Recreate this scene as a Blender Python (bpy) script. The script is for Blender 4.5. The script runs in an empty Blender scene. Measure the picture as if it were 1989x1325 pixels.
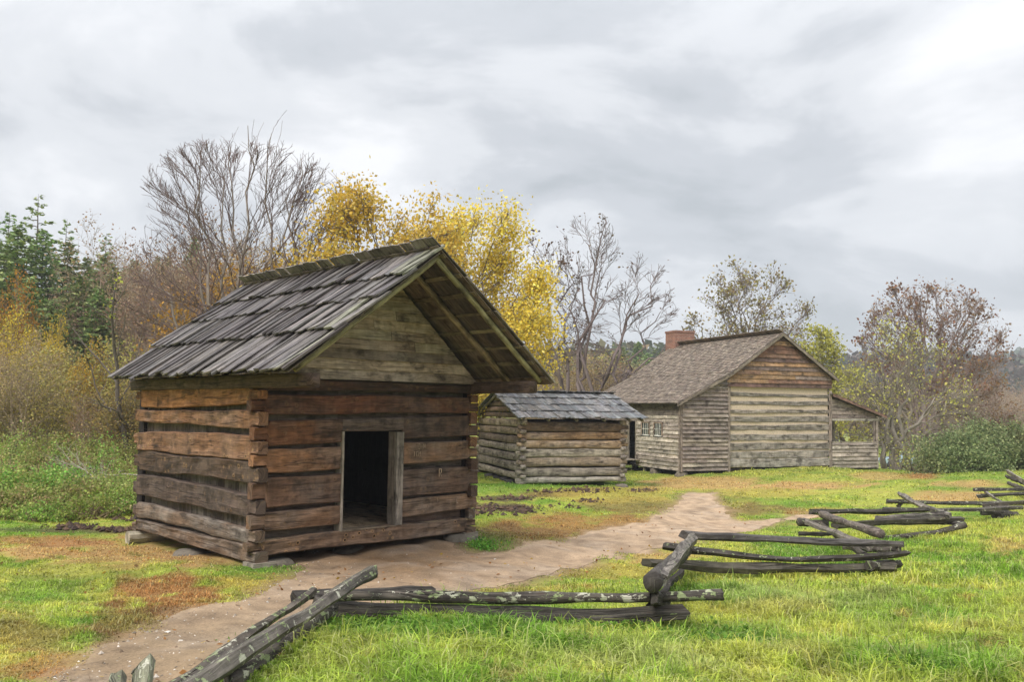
import bpy, math, random
import numpy as np
from mathutils import Vector, Matrix
from mathutils.geometry import delaunay_2d_cdt

SC = bpy.context.scene
COL = SC.collection
R = math.radians
# ------------------------------------------------------------------ camera
F_PX, PITCH, ROLL, EYE = 1680.0, 0.0775, 0.010, 2.2      # focal length in pixels of a 1989 wide frame
U0, V0 = 994.5, 662.5
def cam_rot():
    a = math.pi/2 + PITCH
    rx = np.array([[1,0,0],[0,math.cos(a),-math.sin(a)],[0,math.sin(a),math.cos(a)]])
    rz = np.array([[math.cos(ROLL),-math.sin(ROLL),0],[math.sin(ROLL),math.cos(ROLL),0],[0,0,1]])
    return rx @ rz
CR = cam_rot()
cam_d = bpy.data.cameras.new('camera'); cam = bpy.data.objects.new('camera', cam_d); COL.objects.link(cam)
M = Matrix([list(CR[i]) + [0] for i in range(3)] + [[0,0,0,1]]); M.translation = Vector((0,0,EYE))
cam.matrix_world = M
cam_d.sensor_width = 36.0; cam_d.lens = 36.0*F_PX/1989.0
cam_d.clip_start = 0.05; cam_d.clip_end = 4000
SC.camera = cam
SC.view_settings.view_transform = 'Standard'; SC.view_settings.look = 'None'
SC.view_settings.gamma = 1.0; SC.view_settings.exposure = 0.86

def proj(P):
    """world points (N,3) -> photo pixels, used only to look up where a patch of turf or path lies"""
    q = (np.asarray(P, float) - [0,0,EYE]) @ CR
    z = np.minimum(q[:,2], -0.05)
    return U0 + F_PX*q[:,0]/-z, V0 - F_PX*q[:,1]/-z
def ray(u, v):
    return CR @ np.array([(u-U0)/F_PX, -(v-V0)/F_PX, -1.0])
def at(u, v, d):
    """the world point seen at photo pixel u, v at forward distance d"""
    k = ray(u, v); k = k*(d/k[1]); return np.array([k[0], k[1], k[2]+EYE])

# ------------------------------------------------------------------ node helpers
def new_mat(name):
    m = bpy.data.materials.new(name); m.use_nodes = True
    nt = m.node_tree; nt.nodes.clear(); return m, nt
def nd(nt, typ, ins=None, **props):
    n = nt.nodes.new(typ)
    for k, v in props.items(): setattr(n, k, v)
    for k, v in (ins or {}).items():
        if isinstance(v, bpy.types.NodeSocket): nt.links.new(v, n.inputs[k])
        else: n.inputs[k].default_value = v
    return n
def math_(nt, op, a, b=0.0, clamp=False):
    return nd(nt, 'ShaderNodeMath', {0:a, 1:b}, operation=op, use_clamp=clamp).outputs[0]
def mixc(nt, f, a, b, mode='MIX'):
    n = nt.nodes.new('ShaderNodeMix'); n.data_type = 'RGBA'; n.blend_type = mode
    for i, v in ((0,f),(6,a),(7,b)):
        if isinstance(v, bpy.types.NodeSocket): nt.links.new(v, n.inputs[i])
        else: n.inputs[i].default_value = v if i == 0 else (tuple(v)+(1,))[:4]
    return n.outputs[2]
def ramp(nt, fac, stops, interp='LINEAR'):
    n = nt.nodes.new('ShaderNodeValToRGB'); nt.links.new(fac, n.inputs[0]); e = n.color_ramp.elements
    n.color_ramp.interpolation = interp
    while len(e) < len(stops): e.new(0.5)
    for k, (p, c) in enumerate(stops):
        e[k].position = p; e[k].color = (c,c,c,1) if not hasattr(c, '__len__') else tuple(c)+(1,)
    return n.outputs[0]
def noise(nt, vec, scale, detail=4, rough=0.55, dist=0.0):
    return nd(nt, 'ShaderNodeTexNoise', {'Vector':vec,'Scale':scale,'Detail':detail,'Roughness':rough,'Distortion':dist}).outputs[0]
def vmul(nt, v, s):
    return nd(nt, 'ShaderNodeVectorMath', {0:v, 1:s}, operation='MULTIPLY').outputs[0]
def attr(nt, name): return nd(nt, 'ShaderNodeAttribute', attribute_name=name)

# ------------------------------------------------------------------ world: overcast sky
SUN_EL, SUN_AZ = R(48), R(215)          # azimuth clockwise from +Y: behind the camera, to the left
w = bpy.data.worlds.new('World'); SC.world = w; w.use_nodes = True
nt = w.node_tree; nt.nodes.clear()
tc = nd(nt, 'ShaderNodeTexCoord').outputs['Generated']
sep = nd(nt, 'ShaderNodeSeparateXYZ', {0:tc})
zc = math_(nt, 'MAXIMUM', sep.outputs[2], 0.0)
den = math_(nt, 'ADD', zc, 0.42)
pv = nd(nt, 'ShaderNodeCombineXYZ', {0:math_(nt,'DIVIDE',sep.outputs[0],den), 1:math_(nt,'DIVIDE',sep.outputs[1],den), 2:0.35}).outputs[0]
n1 = noise(nt, vmul(nt, pv, (1.0,1.35,1.0)), 2.1, 7, 0.55, 0.35)
n2 = noise(nt, nd(nt,'ShaderNodeVectorMath',{0:pv,1:(7.3,2.1,0)},operation='ADD').outputs[0], 0.9, 3, 0.5)
cl = math_(nt, 'ADD', math_(nt,'MULTIPLY',n1,0.72), math_(nt,'MULTIPLY',n2,0.34))
cloud = ramp(nt, cl, [(0.40,(0.37,0.395,0.42)),(0.49,(0.47,0.49,0.52)),(0.56,(0.60,0.615,0.64)),(0.67,(0.76,0.765,0.78))], 'EASE')
zen = nd(nt, 'ShaderNodeMapRange', {'Value':sep.outputs[2],'From Min':0.30,'From Max':1.0,'To Min':1.0,'To Max':2.3}, interpolation_type='SMOOTHSTEP').outputs[0]
cloud = nd(nt,'ShaderNodeVectorMath',{0:cloud,'Scale':zen},operation='SCALE').outputs[0]
sky = nd(nt, 'ShaderNodeTexSky', sky_type='NISHITA', sun_disc=False, sun_elevation=SUN_EL, sun_rotation=SUN_AZ)
bg1 = nd(nt, 'ShaderNodeBackground', {'Color':sky.outputs[0],'Strength':0.08})
bg2 = nd(nt, 'ShaderNodeBackground', {'Color':cloud,'Strength':0.80})
mx = nd(nt, 'ShaderNodeMixShader', {0:0.94, 1:bg1.outputs[0], 2:bg2.outputs[0]})
nd(nt, 'ShaderNodeOutputWorld', {'Surface':mx.outputs[0]})
# sun: soft, behind cloud
sd = bpy.data.lights.new('sun','SUN'); sd.energy = 1.7; sd.angle = R(24); sd.color = (1.0,0.955,0.89)
sun = bpy.data.objects.new('sun', sd); COL.objects.link(sun)
sv = Vector((math.sin(SUN_AZ)*math.cos(SUN_EL), math.cos(SUN_AZ)*math.cos(SUN_EL), math.sin(SUN_EL)))
sun.rotation_euler = sv.to_track_quat('Z','Y').to_euler()

# ------------------------------------------------------------------ object helpers
def tag(o, label=None, cat=None, group=None, kind=None):
    if label: o['label'] = label
    if cat: o['category'] = cat
    if group: o['group'] = group
    if kind: o['kind'] = kind
    return o
def thing(name, label, cat, loc=(0,0,0), rz=0.0, group=None):
    o = bpy.data.objects.new(name, None); COL.objects.link(o)
    o.location = [float(c) for c in loc]; o.rotation_euler = (0,0,rz); o.empty_display_size = .2
    return tag(o, label, cat, group)
def put(name, me, parent=None):
    o = bpy.data.objects.new(name, me); COL.objects.link(o)
    if parent is not None: o.parent = parent
    return o
def fast_mesh(name, V, loops, sizes, mat, attrs, smooth=False):
    me = bpy.data.meshes.new(name)
    V = np.ascontiguousarray(V, dtype=np.float32); loops = np.asarray(loops, dtype=np.int32); sizes = np.asarray(sizes, dtype=np.int32)
    me.vertices.add(len(V)); me.vertices.foreach_set('co', V.ravel())
    me.loops.add(len(loops)); me.loops.foreach_set('vertex_index', loops)
    me.polygons.add(len(sizes))
    st = np.concatenate(([0], np.cumsum(sizes)[:-1])).astype(np.int32)
    me.polygons.foreach_set('loop_start', st); me.polygons.foreach_set('loop_total', sizes)
    me.polygons.foreach_set('use_smooth', np.full(len(sizes), smooth))
    me.update(calc_edges=True); me.validate()
    for an, (kind, arr) in attrs.items():
        a = me.attributes.new(an, kind, 'POINT')
        arr = np.asarray(arr, dtype=np.float32)
        if kind == 'FLOAT_COLOR':
            if arr.shape[1] == 3: arr = np.hstack([arr, np.ones((len(arr),1), np.float32)])
            a.data.foreach_set('color', arr.ravel())
        else: a.data.foreach_set('vector', arr.ravel())
    me.materials.append(mat); return me

class MB:
    def __init__(s): s.V=[]; s.L=[]; s.S=[]; s.T=[]; s.U=[]; s.E=[]
    def add(s, vs, fs, uvs, tint, ex=(0,0,0)):
        b = len(s.V)
        s.V += [tuple(v) for v in vs]; s.U += [tuple(u) for u in uvs]
        if isinstance(tint[0], (int,float)): s.T += [tuple(tint[:3])]*len(vs)
        else: s.T += [tuple(t) for t in tint]
        s.E += [tuple(ex)]*len(vs)
        for f in fs: s.L += [i+b for i in f]; s.S.append(len(f))
    def build(s, name, mat, parent=None, shear=None, smooth=False):
        V = np.array(s.V, float).reshape(-1,3)
        if shear is not None:
            V = V.copy(); V[:,0] += shear[0]*V[:,2]; V[:,1] += shear[1]*V[:,2]
        me = fast_mesh(name, V, s.L, s.S, mat, {'tint':('FLOAT_COLOR',s.T),'uvw':('FLOAT_VECTOR',s.U),'ex':('FLOAT_VECTOR',s.E)}, smooth)
        return put(name, me, parent)

def A(*v): return np.array(v, float)
def jit(c, k, rng):
    m = 1 + rng.uniform(-k, k); return tuple(min(1, max(0, x*m*(1+rng.uniform(-k*.15,k*.15)))) for x in c)

def board(mb, c0, du, dv, dn, tint, rng, ex=(0,0,0), rag=0.0, nseg=1, warp=0.0):
    """plank: corner c0, length du, width dv, thickness dn; optional ragged ends and warp"""
    L = np.linalg.norm(du); W = np.linalg.norm(dv); T = np.linalg.norm(dn); sd = rng.uniform(0,60)
    vs=[]; uv=[]; fs=[]
    r = [rng.uniform(-rag,rag) for _ in range(4)]
    for i in range(nseg+1):
        k = i/nseg; wp = warp*math.sin(k*math.pi)*rng.choice((1,1)) if nseg>1 else 0
        e0 = (r[0] if i==0 else r[1] if i==nseg else 0)/max(L,1e-6); e1 = (r[2] if i==0 else r[3] if i==nseg else 0)/max(L,1e-6)
        p = c0 + du*(k+e0) + dn*(wp/max(T,1e-6)); q = c0 + du*(k+e1) + dv + dn*(wp/max(T,1e-6))
        vs += [p, q, q+dn, p+dn]
        uv += [(k*L+sd,0,sd),(k*L+sd,W,sd),(k*L+sd,W+T,sd),(k*L+sd,-T,sd)]
    for i in range(nseg):
        b = 4*i
        fs += [(b,b+1,b+5,b+4),(b+1,b+2,b+6,b+5),(b+2,b+3,b+7,b+6),(b+3,b,b+4,b+7)]
    n = 4*nseg
    fs += [(3,2,1,0),(n,n+1,n+2,n+3)]
    mb.add(vs, fs, uv, tint, ex)

def wav(rng, amp):
    ps = [(rng.uniform(0,6.28), rng.uniform(.7,1.6), amp*.6), (rng.uniform(0,6.28), rng.uniform(2.5,4.5), amp*.35), (rng.uniform(0,6.28), rng.uniform(7,12), amp*.15)]
    return lambda x: sum(a*math.sin(p+f*x) for p,f,a in ps)

def cum(j, m): return j/m
def log(mb, org, e, n, L, zb, zt, th, tint, rng, expo=5.0, ta=None, tb=None, tl=0.17, amp=0.012, ex=(0,0,0), nseg=26, bow=0.0, inset=0.012, m=14, gap=0.0):
    """a wall log along e from org (on the outer face plane); n = outward normal; ta / tb = height range of the notch tongue at each end"""
    e = A(*e); n = A(*n); sd = rng.uniform(0,80)
    wt, wb, wf = wav(rng,amp), wav(rng,amp), wav(rng,amp*.8); wp_ = [rng.uniform(-1,1) for _ in range(m)]; tj = [rng.uniform(0,.007) for _ in range(4)]+[rng.uniform(-.012,.014) for _ in range(2)]
    e0_, e1_ = rng.uniform(-.035,.03), rng.uniform(-.03,.035)
    if ta: org = A(*org)+e*e0_; L -= e0_
    if tb: L += e1_
    xs = sorted(set([round(L*i/nseg,4) for i in range(nseg+1)] + ([tl-.015, tl+.02] if ta else []) + ([L-tl+.015, L-tl-.02] if tb else [])))
    vs=[]; uv=[]
    for x in xs:
        k = x/L
        lo = zb[0]+(zb[1]-zb[0])*k + wb(x); hi = zt[0]+(zt[1]-zt[0])*k + wt(x); f = wf(x) + bow*math.sin(k*math.pi)
        if ta and x < tl: lo, hi, f = ta[0]+.004+tj[0], ta[1]-.004-tj[1], -inset+tj[4]+rng.uniform(-.004,.004)
        if tb and x > L-tl: lo, hi, f = tb[0]+.004+tj[2], tb[1]-.004-tj[3], -inset+tj[5]+rng.uniform(-.004,.004)
        if not (ta and x < tl) and not (tb and x > L-tl): lo += gap*.4; hi -= gap
        cz, hz = (lo+hi)/2, (hi-lo)/2
        per = 2*(th+2*hz)
        intg = (ta and x < tl) or (tb and x > L-tl)
        sq = expo >= 5 or intg
        if sq:
            rx_, rz_ = min(.5,.016/(th/2)), min(.5,.016/hz)
            prof = [(1,-1+rz_),(1,0),(1,1-rz_),(1-rx_,1),(0,1),(-1+rx_,1),(-1,1-rz_),(-1,0),(-1,-1+rz_),(-1+rx_,-1),(0,-1),(1-rx_,-1)]
            if m == 14: prof = [(1,-1+rz_),(1,-.35),(1,.35),(1,1-rz_),(1-rx_,1),(0,1),(-1+rx_,1),(-1,1-rz_),(-1,.35),(-1,-.35),(-1,-1+rz_),(-1+rx_,-1),(0,-1),(1-rx_,-1)]
        for j in range(m):
            a = 2*math.pi*(j-1)/m; ca, sa = math.cos(a), math.sin(a)
            if sq and m in (12,14):
                px, pz = prof[j]
                P = A(*org) + e*x + n*(f - th/2 + px*th/2 + (wp_[j]*.006+.007*math.sin(x*5.1+j*2.3+sd)+.004*math.sin(x*13+j*4.1+sd) if px==1 and abs(pz)<.9 else 0)) + A(0,0,cz+pz*hz)
                vs.append(P); uv.append((x+sd, cum(j,m)*per, sd)); continue
            px = math.copysign(abs(ca)**(2/expo), ca); pz = math.copysign(abs(sa)**(2/expo), sa)
            P = A(*org) + e*x + n*(f - th/2 + px*th/2) + A(0,0,cz+pz*hz)
            vs.append(P); uv.append((x+sd, j/m*per, sd))
    ns = len(xs); fs=[]
    # keep winding outward whatever the handedness of (e, n, z)
    flip = np.dot(np.cross(n, A(0,0,1)), e) < 0
    for i in range(ns-1):
        for j in range(m):
            q = (i*m+j, i*m+(j+1)%m, (i+1)*m+(j+1)%m, (i+1)*m+j)
            fs.append(q[::-1] if not flip else q)
    c = (tuple(range(m)), tuple(range((ns-1)*m, ns*m))[::-1])
    fs += [q if not flip else q[::-1] for q in c]
    mb.add(vs, fs, uv, tint, ex)

def tube(mb, pts, rad, tint, rng, ex=(0,0,0), sides=None, cap=False, flat=1.0, rough=0.0, u0=None):
    pts = [A(*p) for p in pts]; n = len(pts)
    if sides is None: sides = 8 if max(rad) > .12 else 6 if max(rad) > .05 else 4 if max(rad)>.018 else 3
    sd = rng.uniform(0,60); vs=[]; uv=[]; l = 0
    d = pts[1]-pts[0]; ref = A(0,0,1) if abs(d[2]) < .9*np.linalg.norm(d) else A(1,0,0)
    for i, p in enumerate(pts):
        d = pts[min(i+1,n-1)]-pts[max(i-1,0)]; d /= (np.linalg.norm(d)+1e-9)
        x = np.cross(d, ref); x /= (np.linalg.norm(x)+1e-9); y = np.cross(x, d)
        if i: l += np.linalg.norm(p-pts[i-1])
        for j in range(sides):
            a = 2*math.pi*j/sides
            rr = rad[i]*(1+rough*math.sin(a*3+sd+i*.9)+rough*.6*math.sin(a*2+i*1.7+sd*2))
            vs.append(p + x*math.cos(a)*rr + y*math.sin(a)*rr*flat); uv.append((l+sd, j/sides*6.28*max(rad), sd))
    fs = [(i*sides+j, i*sides+(j+1)%sides, (i+1)*sides+(j+1)%sides, (i+1)*sides+j) for i in range(n-1) for j in range(sides)]
    if cap: fs += [tuple(range(sides))[::-1], tuple(range((n-1)*sides, n*sides))]
    mb.add(vs, fs, uv, tint, ex)

# ------------------------------------------------------------------ materials
def wood_mat(name, rough=0.85, grain=1.0, bump=0.6):
    m, nt = new_mat(name)
    U = attr(nt,'uvw').outputs['Vector']; T = attr(nt,'tint').outputs['Color']
    ex = nd(nt,'ShaderNodeSeparateXYZ',{0:attr(nt,'ex').outputs['Vector']})
    g1 = noise(nt, vmul(nt,U,(2.6,42,1)), 1.0, 5, .68, .9)
    g2 = noise(nt, vmul(nt,U,(2.2,8,1)), 1.0, 5, .62, .8)
    g3 = noise(nt, vmul(nt,U,(1.3,2.2,1)), 1.0, 3, .6)
    val = math_(nt,'ADD', math_(nt,'MULTIPLY',ramp(nt,g1,[(.30,.0),(.70,1.0)]),1.0*grain), math_(nt,'MULTIPLY',ramp(nt,g2,[(.34,.0),(.66,1.0)]),.75))
    val = math_(nt,'ADD', val, 1.0-.80*grain)
    c = nd(nt,'ShaderNodeVectorMath',{0:T,'Scale':val},operation='SCALE').outputs[0]
    # weathering to silver grey in long patches, amount from ex.z
    gf = math_(nt,'MULTIPLY', ramp(nt,g3,[(.42,0.0),(.62,1.0)]), ex.outputs[2], True)
    lum = nd(nt,'ShaderNodeRGBToBW',{0:c}).outputs[0]
    gc = nd(nt,'ShaderNodeVectorMath',{0:(1.22,1.04,.88),'Scale':math_(nt,'MULTIPLY',lum,1.25)},operation='SCALE').outputs[0]
    c = mixc(nt, gf, c, gc)
    # drying cracks
    ck = noise(nt, vmul(nt,U,(.55,16,1.7)), 1.0, 3, .5, .4)
    ckf = ramp(nt, ck, [(.478,0),(.5,1),(.522,0)])
    ckm = math_(nt,'MULTIPLY', ckf, ramp(nt, noise(nt, vmul(nt,U,(.8,3,.7)),1.0,2), [(.44,0),(.54,1)]))
    c = mixc(nt, math_(nt,'MULTIPLY',ckm,.8), c, (.02,.014,.011))
    # dark water stains
    stn = ramp(nt, noise(nt, vmul(nt,U,(2.6,4.5,.9)),1.0,4,.62), [(.33,.75),(.47,0)])
    c = mixc(nt, stn, c, (.03,.022,.018))
    # insect holes and knots, ex.y
    vo = nt.nodes.new('ShaderNodeTexVoronoi'); nt.links.new(vmul(nt,U,(8.5,12,1)), vo.inputs['Vector']); vo.inputs['Scale'].default_value = 1
    hm = math_(nt,'MULTIPLY', ramp(nt, noise(nt, vmul(nt,U,(1.5,2.5,1)),1.0,1), [(.5,0),(.56,1)]), ex.outputs[1], True)
    ring = math_(nt,'MULTIPLY', ramp(nt, vo.outputs['Distance'], [(.20,1),(.36,0)]), hm)
    hole = math_(nt,'MULTIPLY', ramp(nt, vo.outputs['Distance'], [(.11,1),(.19,0)]), hm)
    c = mixc(nt, math_(nt,'MULTIPLY',ring,.65), c, (.42,.25,.12)); c = mixc(nt, hole, c, (.012,.008,.006))
    # lichen, ex.x
    li = noise(nt, vmul(nt,U,(10,15,1.3)), 1.0, 5, .68, .3)
    lf = math_(nt,'GREATER_THAN', math_(nt,'ADD', li, math_(nt,'MULTIPLY',ex.outputs[0],.20)), .685)
    lf = math_(nt,'MULTIPLY', lf, math_(nt,'GREATER_THAN', ex.outputs[0], .05))
    lcol = mixc(nt, ramp(nt, noise(nt,vmul(nt,U,(2.5,3,1)),1.0,2), [(.42,0),(.58,1)]), (.26,.31,.14), (.50,.48,.38))
    c = mixc(nt, lf, c, lcol)
    ax = noise(nt, vmul(nt,U,(9,2.2,1)), 1.0, 2, .5, .6)
    kn = nt.nodes.new('ShaderNodeTexVoronoi'); nt.links.new(vmul(nt,U,(1.5,5.5,1)), kn.inputs['Vector']); kn.inputs['Scale'].default_value = 1
    knf = math_(nt,'MULTIPLY', ramp(nt, kn.outputs['Distance'], [(.03,1),(.11,0)]), .7)
    c = mixc(nt, knf, c, (.05,.026,.014))
    c = nd(nt,'ShaderNodeVectorMath',{0:c,'Scale':ramp(nt,ax,[(.3,.82),(.7,1.14)])},operation='SCALE').outputs[0]
    h = math_(nt,'ADD', math_(nt,'MULTIPLY',g1,.6), math_(nt,'ADD', math_(nt,'MULTIPLY',g2,.5), math_(nt,'MULTIPLY',ax,.5)))
    h = math_(nt,'SUBTRACT', h, math_(nt,'ADD', math_(nt,'MULTIPLY',ckm,.9), math_(nt,'MULTIPLY',hole,1.5)))
    h = math_(nt,'ADD', h, math_(nt,'MULTIPLY',lf,.25))
    bp = nd(nt,'ShaderNodeBump',{'Strength':bump,'Distance':.02,'Height':h})
    b = nd(nt,'ShaderNodeBsdfPrincipled',{'Base Color':c,'Roughness':rough,'Normal':bp.outputs[0]})
    b.inputs['Specular IOR Level'].default_value = .3
    nd(nt,'ShaderNodeOutputMaterial',{'Surface':b.outputs[0]})
    return m
WOOD = wood_mat('weathered_wood')
SHAKE = wood_mat('wet_shakes', rough=.55, grain=.8, bump=.5)
RAILM = wood_mat('fence_rail_wood', rough=.7, grain=.9, bump=1.0)
PLANK = wood_mat('plank_wood', grain=.75, bump=.35)

def bark_mat():
    m, nt = new_mat('bark'); T = attr(nt,'tint').outputs['Color']; U = attr(nt,'uvw').outputs['Vector']
    g = noise(nt, vmul(nt,U,(5,26,1)),1.0,4,.6)
    c = nd(nt,'ShaderNodeVectorMath',{0:T,'Scale':ramp(nt,g,[(.3,.55),(.7,1.35)])},operation='SCALE').outputs[0]
    b = nd(nt,'ShaderNodeBsdfPrincipled',{'Base Color':c,'Roughness':.9,'Normal':nd(nt,'ShaderNodeBump',{'Strength':.5,'Distance':.02,'Height':g}).outputs[0]})
    nd(nt,'ShaderNodeOutputMaterial',{'Surface':b.outputs[0]}); return m
BARK = bark_mat()
def leaf_mat(name, trans=.35, rnd=.25, hue=.03):
    m, nt = new_mat(name); T = attr(nt,'tint').outputs['Color']
    oi = nd(nt,'ShaderNodeObjectInfo').outputs['Random']
    hs = nd(nt,'ShaderNodeHueSaturation',{'Hue':math_(nt,'ADD',math_(nt,'MULTIPLY',oi,2*hue),.5-hue),'Saturation':1.0,
        'Value':math_(nt,'ADD',math_(nt,'MULTIPLY',oi,2*rnd),1-rnd),'Color':T}).outputs[0]
    d = nd(nt,'ShaderNodeBsdfPrincipled',{'Base Color':hs,'Roughness':.6}); d.inputs['Specular IOR Level'].default_value=.25
    t = nd(nt,'ShaderNodeBsdfTranslucent',{'Color':hs})
    x = nd(nt,'ShaderNodeMixShader',{0:trans,1:d.outputs[0],2:t.outputs[0]})
    nd(nt,'ShaderNodeOutputMaterial',{'Surface':x.outputs[0]}); return m
LEAF = leaf_mat('leaves'); GRASS = leaf_mat('grass_blades', .40, 0, 0); NEEDLE = leaf_mat('needles', .2, .2, .02)
def ground_mat(name, k=1.0, sc=1.0, bump=.5, mottled=.35):
    m, nt = new_mat(name); T = attr(nt,'tint').outputs['Color']
    P = nd(nt,'ShaderNodeNewGeometry').outputs['Position']
    a = noise(nt,P,3.2*sc,6,.65); b_ = noise(nt,P,42*sc,4,.7)
    v = math_(nt,'ADD', math_(nt,'MULTIPLY',ramp(nt,a,[(.3,0),(.7,1)]),mottled), math_(nt,'MULTIPLY',ramp(nt,b_,[(.3,0),(.7,1)]),mottled*1.1))
    c = nd(nt,'ShaderNodeVectorMath',{0:T,'Scale':math_(nt,'ADD',v,1.0-mottled*1.0)},operation='SCALE').outputs[0]
    h = math_(nt,'ADD',a,math_(nt,'MULTIPLY',b_,.35))
    bs = nd(nt,'ShaderNodeBsdfPrincipled',{'Base Color':c,'Roughness':.95,'Normal':nd(nt,'ShaderNodeBump',{'Strength':bump,'Distance':.05,'Height':h}).outputs[0]})
    bs.inputs['Specular IOR Level'].default_value=.2
    nd(nt,'ShaderNodeOutputMaterial',{'Surface':bs.outputs[0]}); return m
GROUND = ground_mat('turf_soil', mottled=.5); PATHM = ground_mat('packed_dirt', bump=.8, mottled=.48)
def simple(name, col, rough=.8, noise_s=8, amt=.3, metallic=0, bump=.3):
    m, nt = new_mat(name); P = nd(nt,'ShaderNodeTexCoord').outputs['Object']
    a = noise(nt,P,noise_s,5,.65)
    c = nd(nt,'ShaderNodeVectorMath',{0:col,'Scale':ramp(nt,a,[(.3,1-amt),(.7,1+amt)])},operation='SCALE').outputs[0]
    b = nd(nt,'ShaderNodeBsdfPrincipled',{'Base Color':c,'Roughness':rough,'Metallic':metallic,'Normal':nd(nt,'ShaderNodeBump',{'Strength':bump,'Distance':.02,'Height':a}).outputs[0]})
    nd(nt,'ShaderNodeOutputMaterial',{'Surface':b.outputs[0]}); return m
STONE = simple('field_stone',(.16,.135,.105),.9,9,.4,bump=.6)
DSTONE = simple('dark_stone',(.05,.045,.045),.9,9,.4,bump=.6)
CHINK = simple('lime_chinking',(.58,.47,.35),.95,14,.18)
DARKIN = simple('dark_boards',(.045,.034,.028),.95,12,.3)

# ------------------------------------------------------------------ terrain
GP = np.array([(-3,1,.62),(0,1,.62),(3,1,.62),(0,5,.44),(2,5,.44),(4,5,.42),(-3,5,.42),(-6,5,.36),(-6,8,.18),(-9,10,.08),
 (-1.64,8,.17),(1.3,8.2,.17),(4,8.5,.08),(-3.5,12.0,-.01),(-.6,15,-.08),(-2.2,13.5,-.03),(-6.4,15.1,-.17),(-10,17,-.1),(-14,20,-.1),(-3,17,-.1),
 (2.4,12.2,-.14),(5.7,12.9,-.2),(6.6,19,-.5),(9.5,19,-.5),(12,23,-.52),(3,20,-.42),
 (.3,28.3,-.28),(3.9,29.5,-.42),(-1.3,33,-.27),(5.7,27.8,-.52),(7,35.8,-.60),(9.2,36.7,-.37),(14,38.6,-.30),(17,39.8,-.45),(5.5,34.5,-.62),(4,44,-.75),(13,48,-1.1),
 (17.5,37.5,-.68),(17.5,31,.0),(13.5,29,-.33),(16.6,26.5,-.45),(21,31.5,.12),(25,33,.1),(18,35,-.3),(21,45,-1.2),(28,60,-2.3),(20,60,-2.3),(27,95,-3.7),(45,95,-3.7),(0,95,-2.5),
 (60,180,-3.7),(110,180,-3.7),(0,180,-2),(0,60,-.9),(-10,30,0),(-20,23,0),(-12,34,.15),(-25,34,.6),(-20,45,1.6),(-35,45,2.6),(-10,50,.6),(-25,70,5.5),(-50,70,8),(-5,80,1.2),(-30,110,13),(-70,110,17),
 (0,300,0),(150,300,-2),(-150,300,28),(400,400,0),(-400,400,40),(0,900,0),(600,900,0),(-600,900,50),(-200,0,6),(200,0,-2),(0,-50,.7),(-30,5,.5),(30,5,.2)], float)
def _phi(r): return np.sqrt(r*r+2.0)
_D = np.linalg.norm(GP[:,None,:2]-GP[None,:,:2], axis=2)
_n = len(GP); _M = np.zeros((_n+3,_n+3)); _M[:_n,:_n] = _phi(_D) - np.eye(_n)*.02
_M[:_n,_n:] = np.c_[np.ones(_n), GP[:,:2]]; _M[_n:,:_n] = _M[:_n,_n:].T
_W = np.linalg.solve(_M, np.r_[GP[:,2],0,0,0])
_br = np.random.RandomState(5); _BW = [( _br.uniform(-1,1,2)*f, _br.uniform(0,6.28), a) for f,a,k in ((1.1,.018,0),(2.3,.012,0),(4.5,.007,0)) for _ in range(5)]
def G(x, y):
    x = np.atleast_1d(np.asarray(x,float)); y = np.atleast_1d(np.asarray(y,float)); s = x.shape
    xf, yf = x.ravel(), y.ravel(); out = np.empty(len(xf))
    for i in range(0, len(xf), 20000):
        a, b = xf[i:i+20000], yf[i:i+20000]
        d = np.sqrt((a[:,None]-GP[None,:,0])**2 + (b[:,None]-GP[None,:,1])**2)
        z = _phi(d) @ _W[:_n] + _W[_n] + _W[_n+1]*a + _W[_n+2]*b
        for (k, ph, am) in _BW: z += am*np.sin(k[0]*a*2+k[1]*b*2+ph)
        out[i:i+20000] = z
    return out.reshape(s)
def g1(x, y): return float(G(x, y)[0])
def hit(u, v):
    """where the line of sight through a photo pixel meets the ground"""
    k = ray(u, v); k = k/k[1]; ds = np.concatenate([np.arange(3,60,.05), np.arange(60,300,.5)])
    z = EYE + k[2]*ds - G(k[0]*ds, ds); i = int(np.argmax(z < 0)) or len(ds)-1
    return np.array([k[0]*ds[i], ds[i]])

class VN:                      # value noise, vectorised
    def __init__(s, seed): s.t = np.random.RandomState(seed).rand(256,256)
    def __call__(s, x, y):
        xi = np.floor(x).astype(int); yi = np.floor(y).astype(int); fx = x-xi; fy = y-yi
        fx = fx*fx*(3-2*fx); fy = fy*fy*(3-2*fy); t = s.t
        a = t[xi%256, yi%256]; b = t[(xi+1)%256, yi%256]; c = t[xi%256,(yi+1)%256]; d = t[(xi+1)%256,(yi+1)%256]
        return (a*(1-fx)+b*fx)*(1-fy) + (c*(1-fx)+d*fx)*fy
    def fbm(s, x, y, o=4):
        r = 0; a = .5
        for k in range(o): r = r + a*s(x*2**k+k*17.3, y*2**k+k*9.1); a *= .5
        return r/(1-.5**o)
VA, VB, VC = VN(1), VN(2), VN(3)

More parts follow.
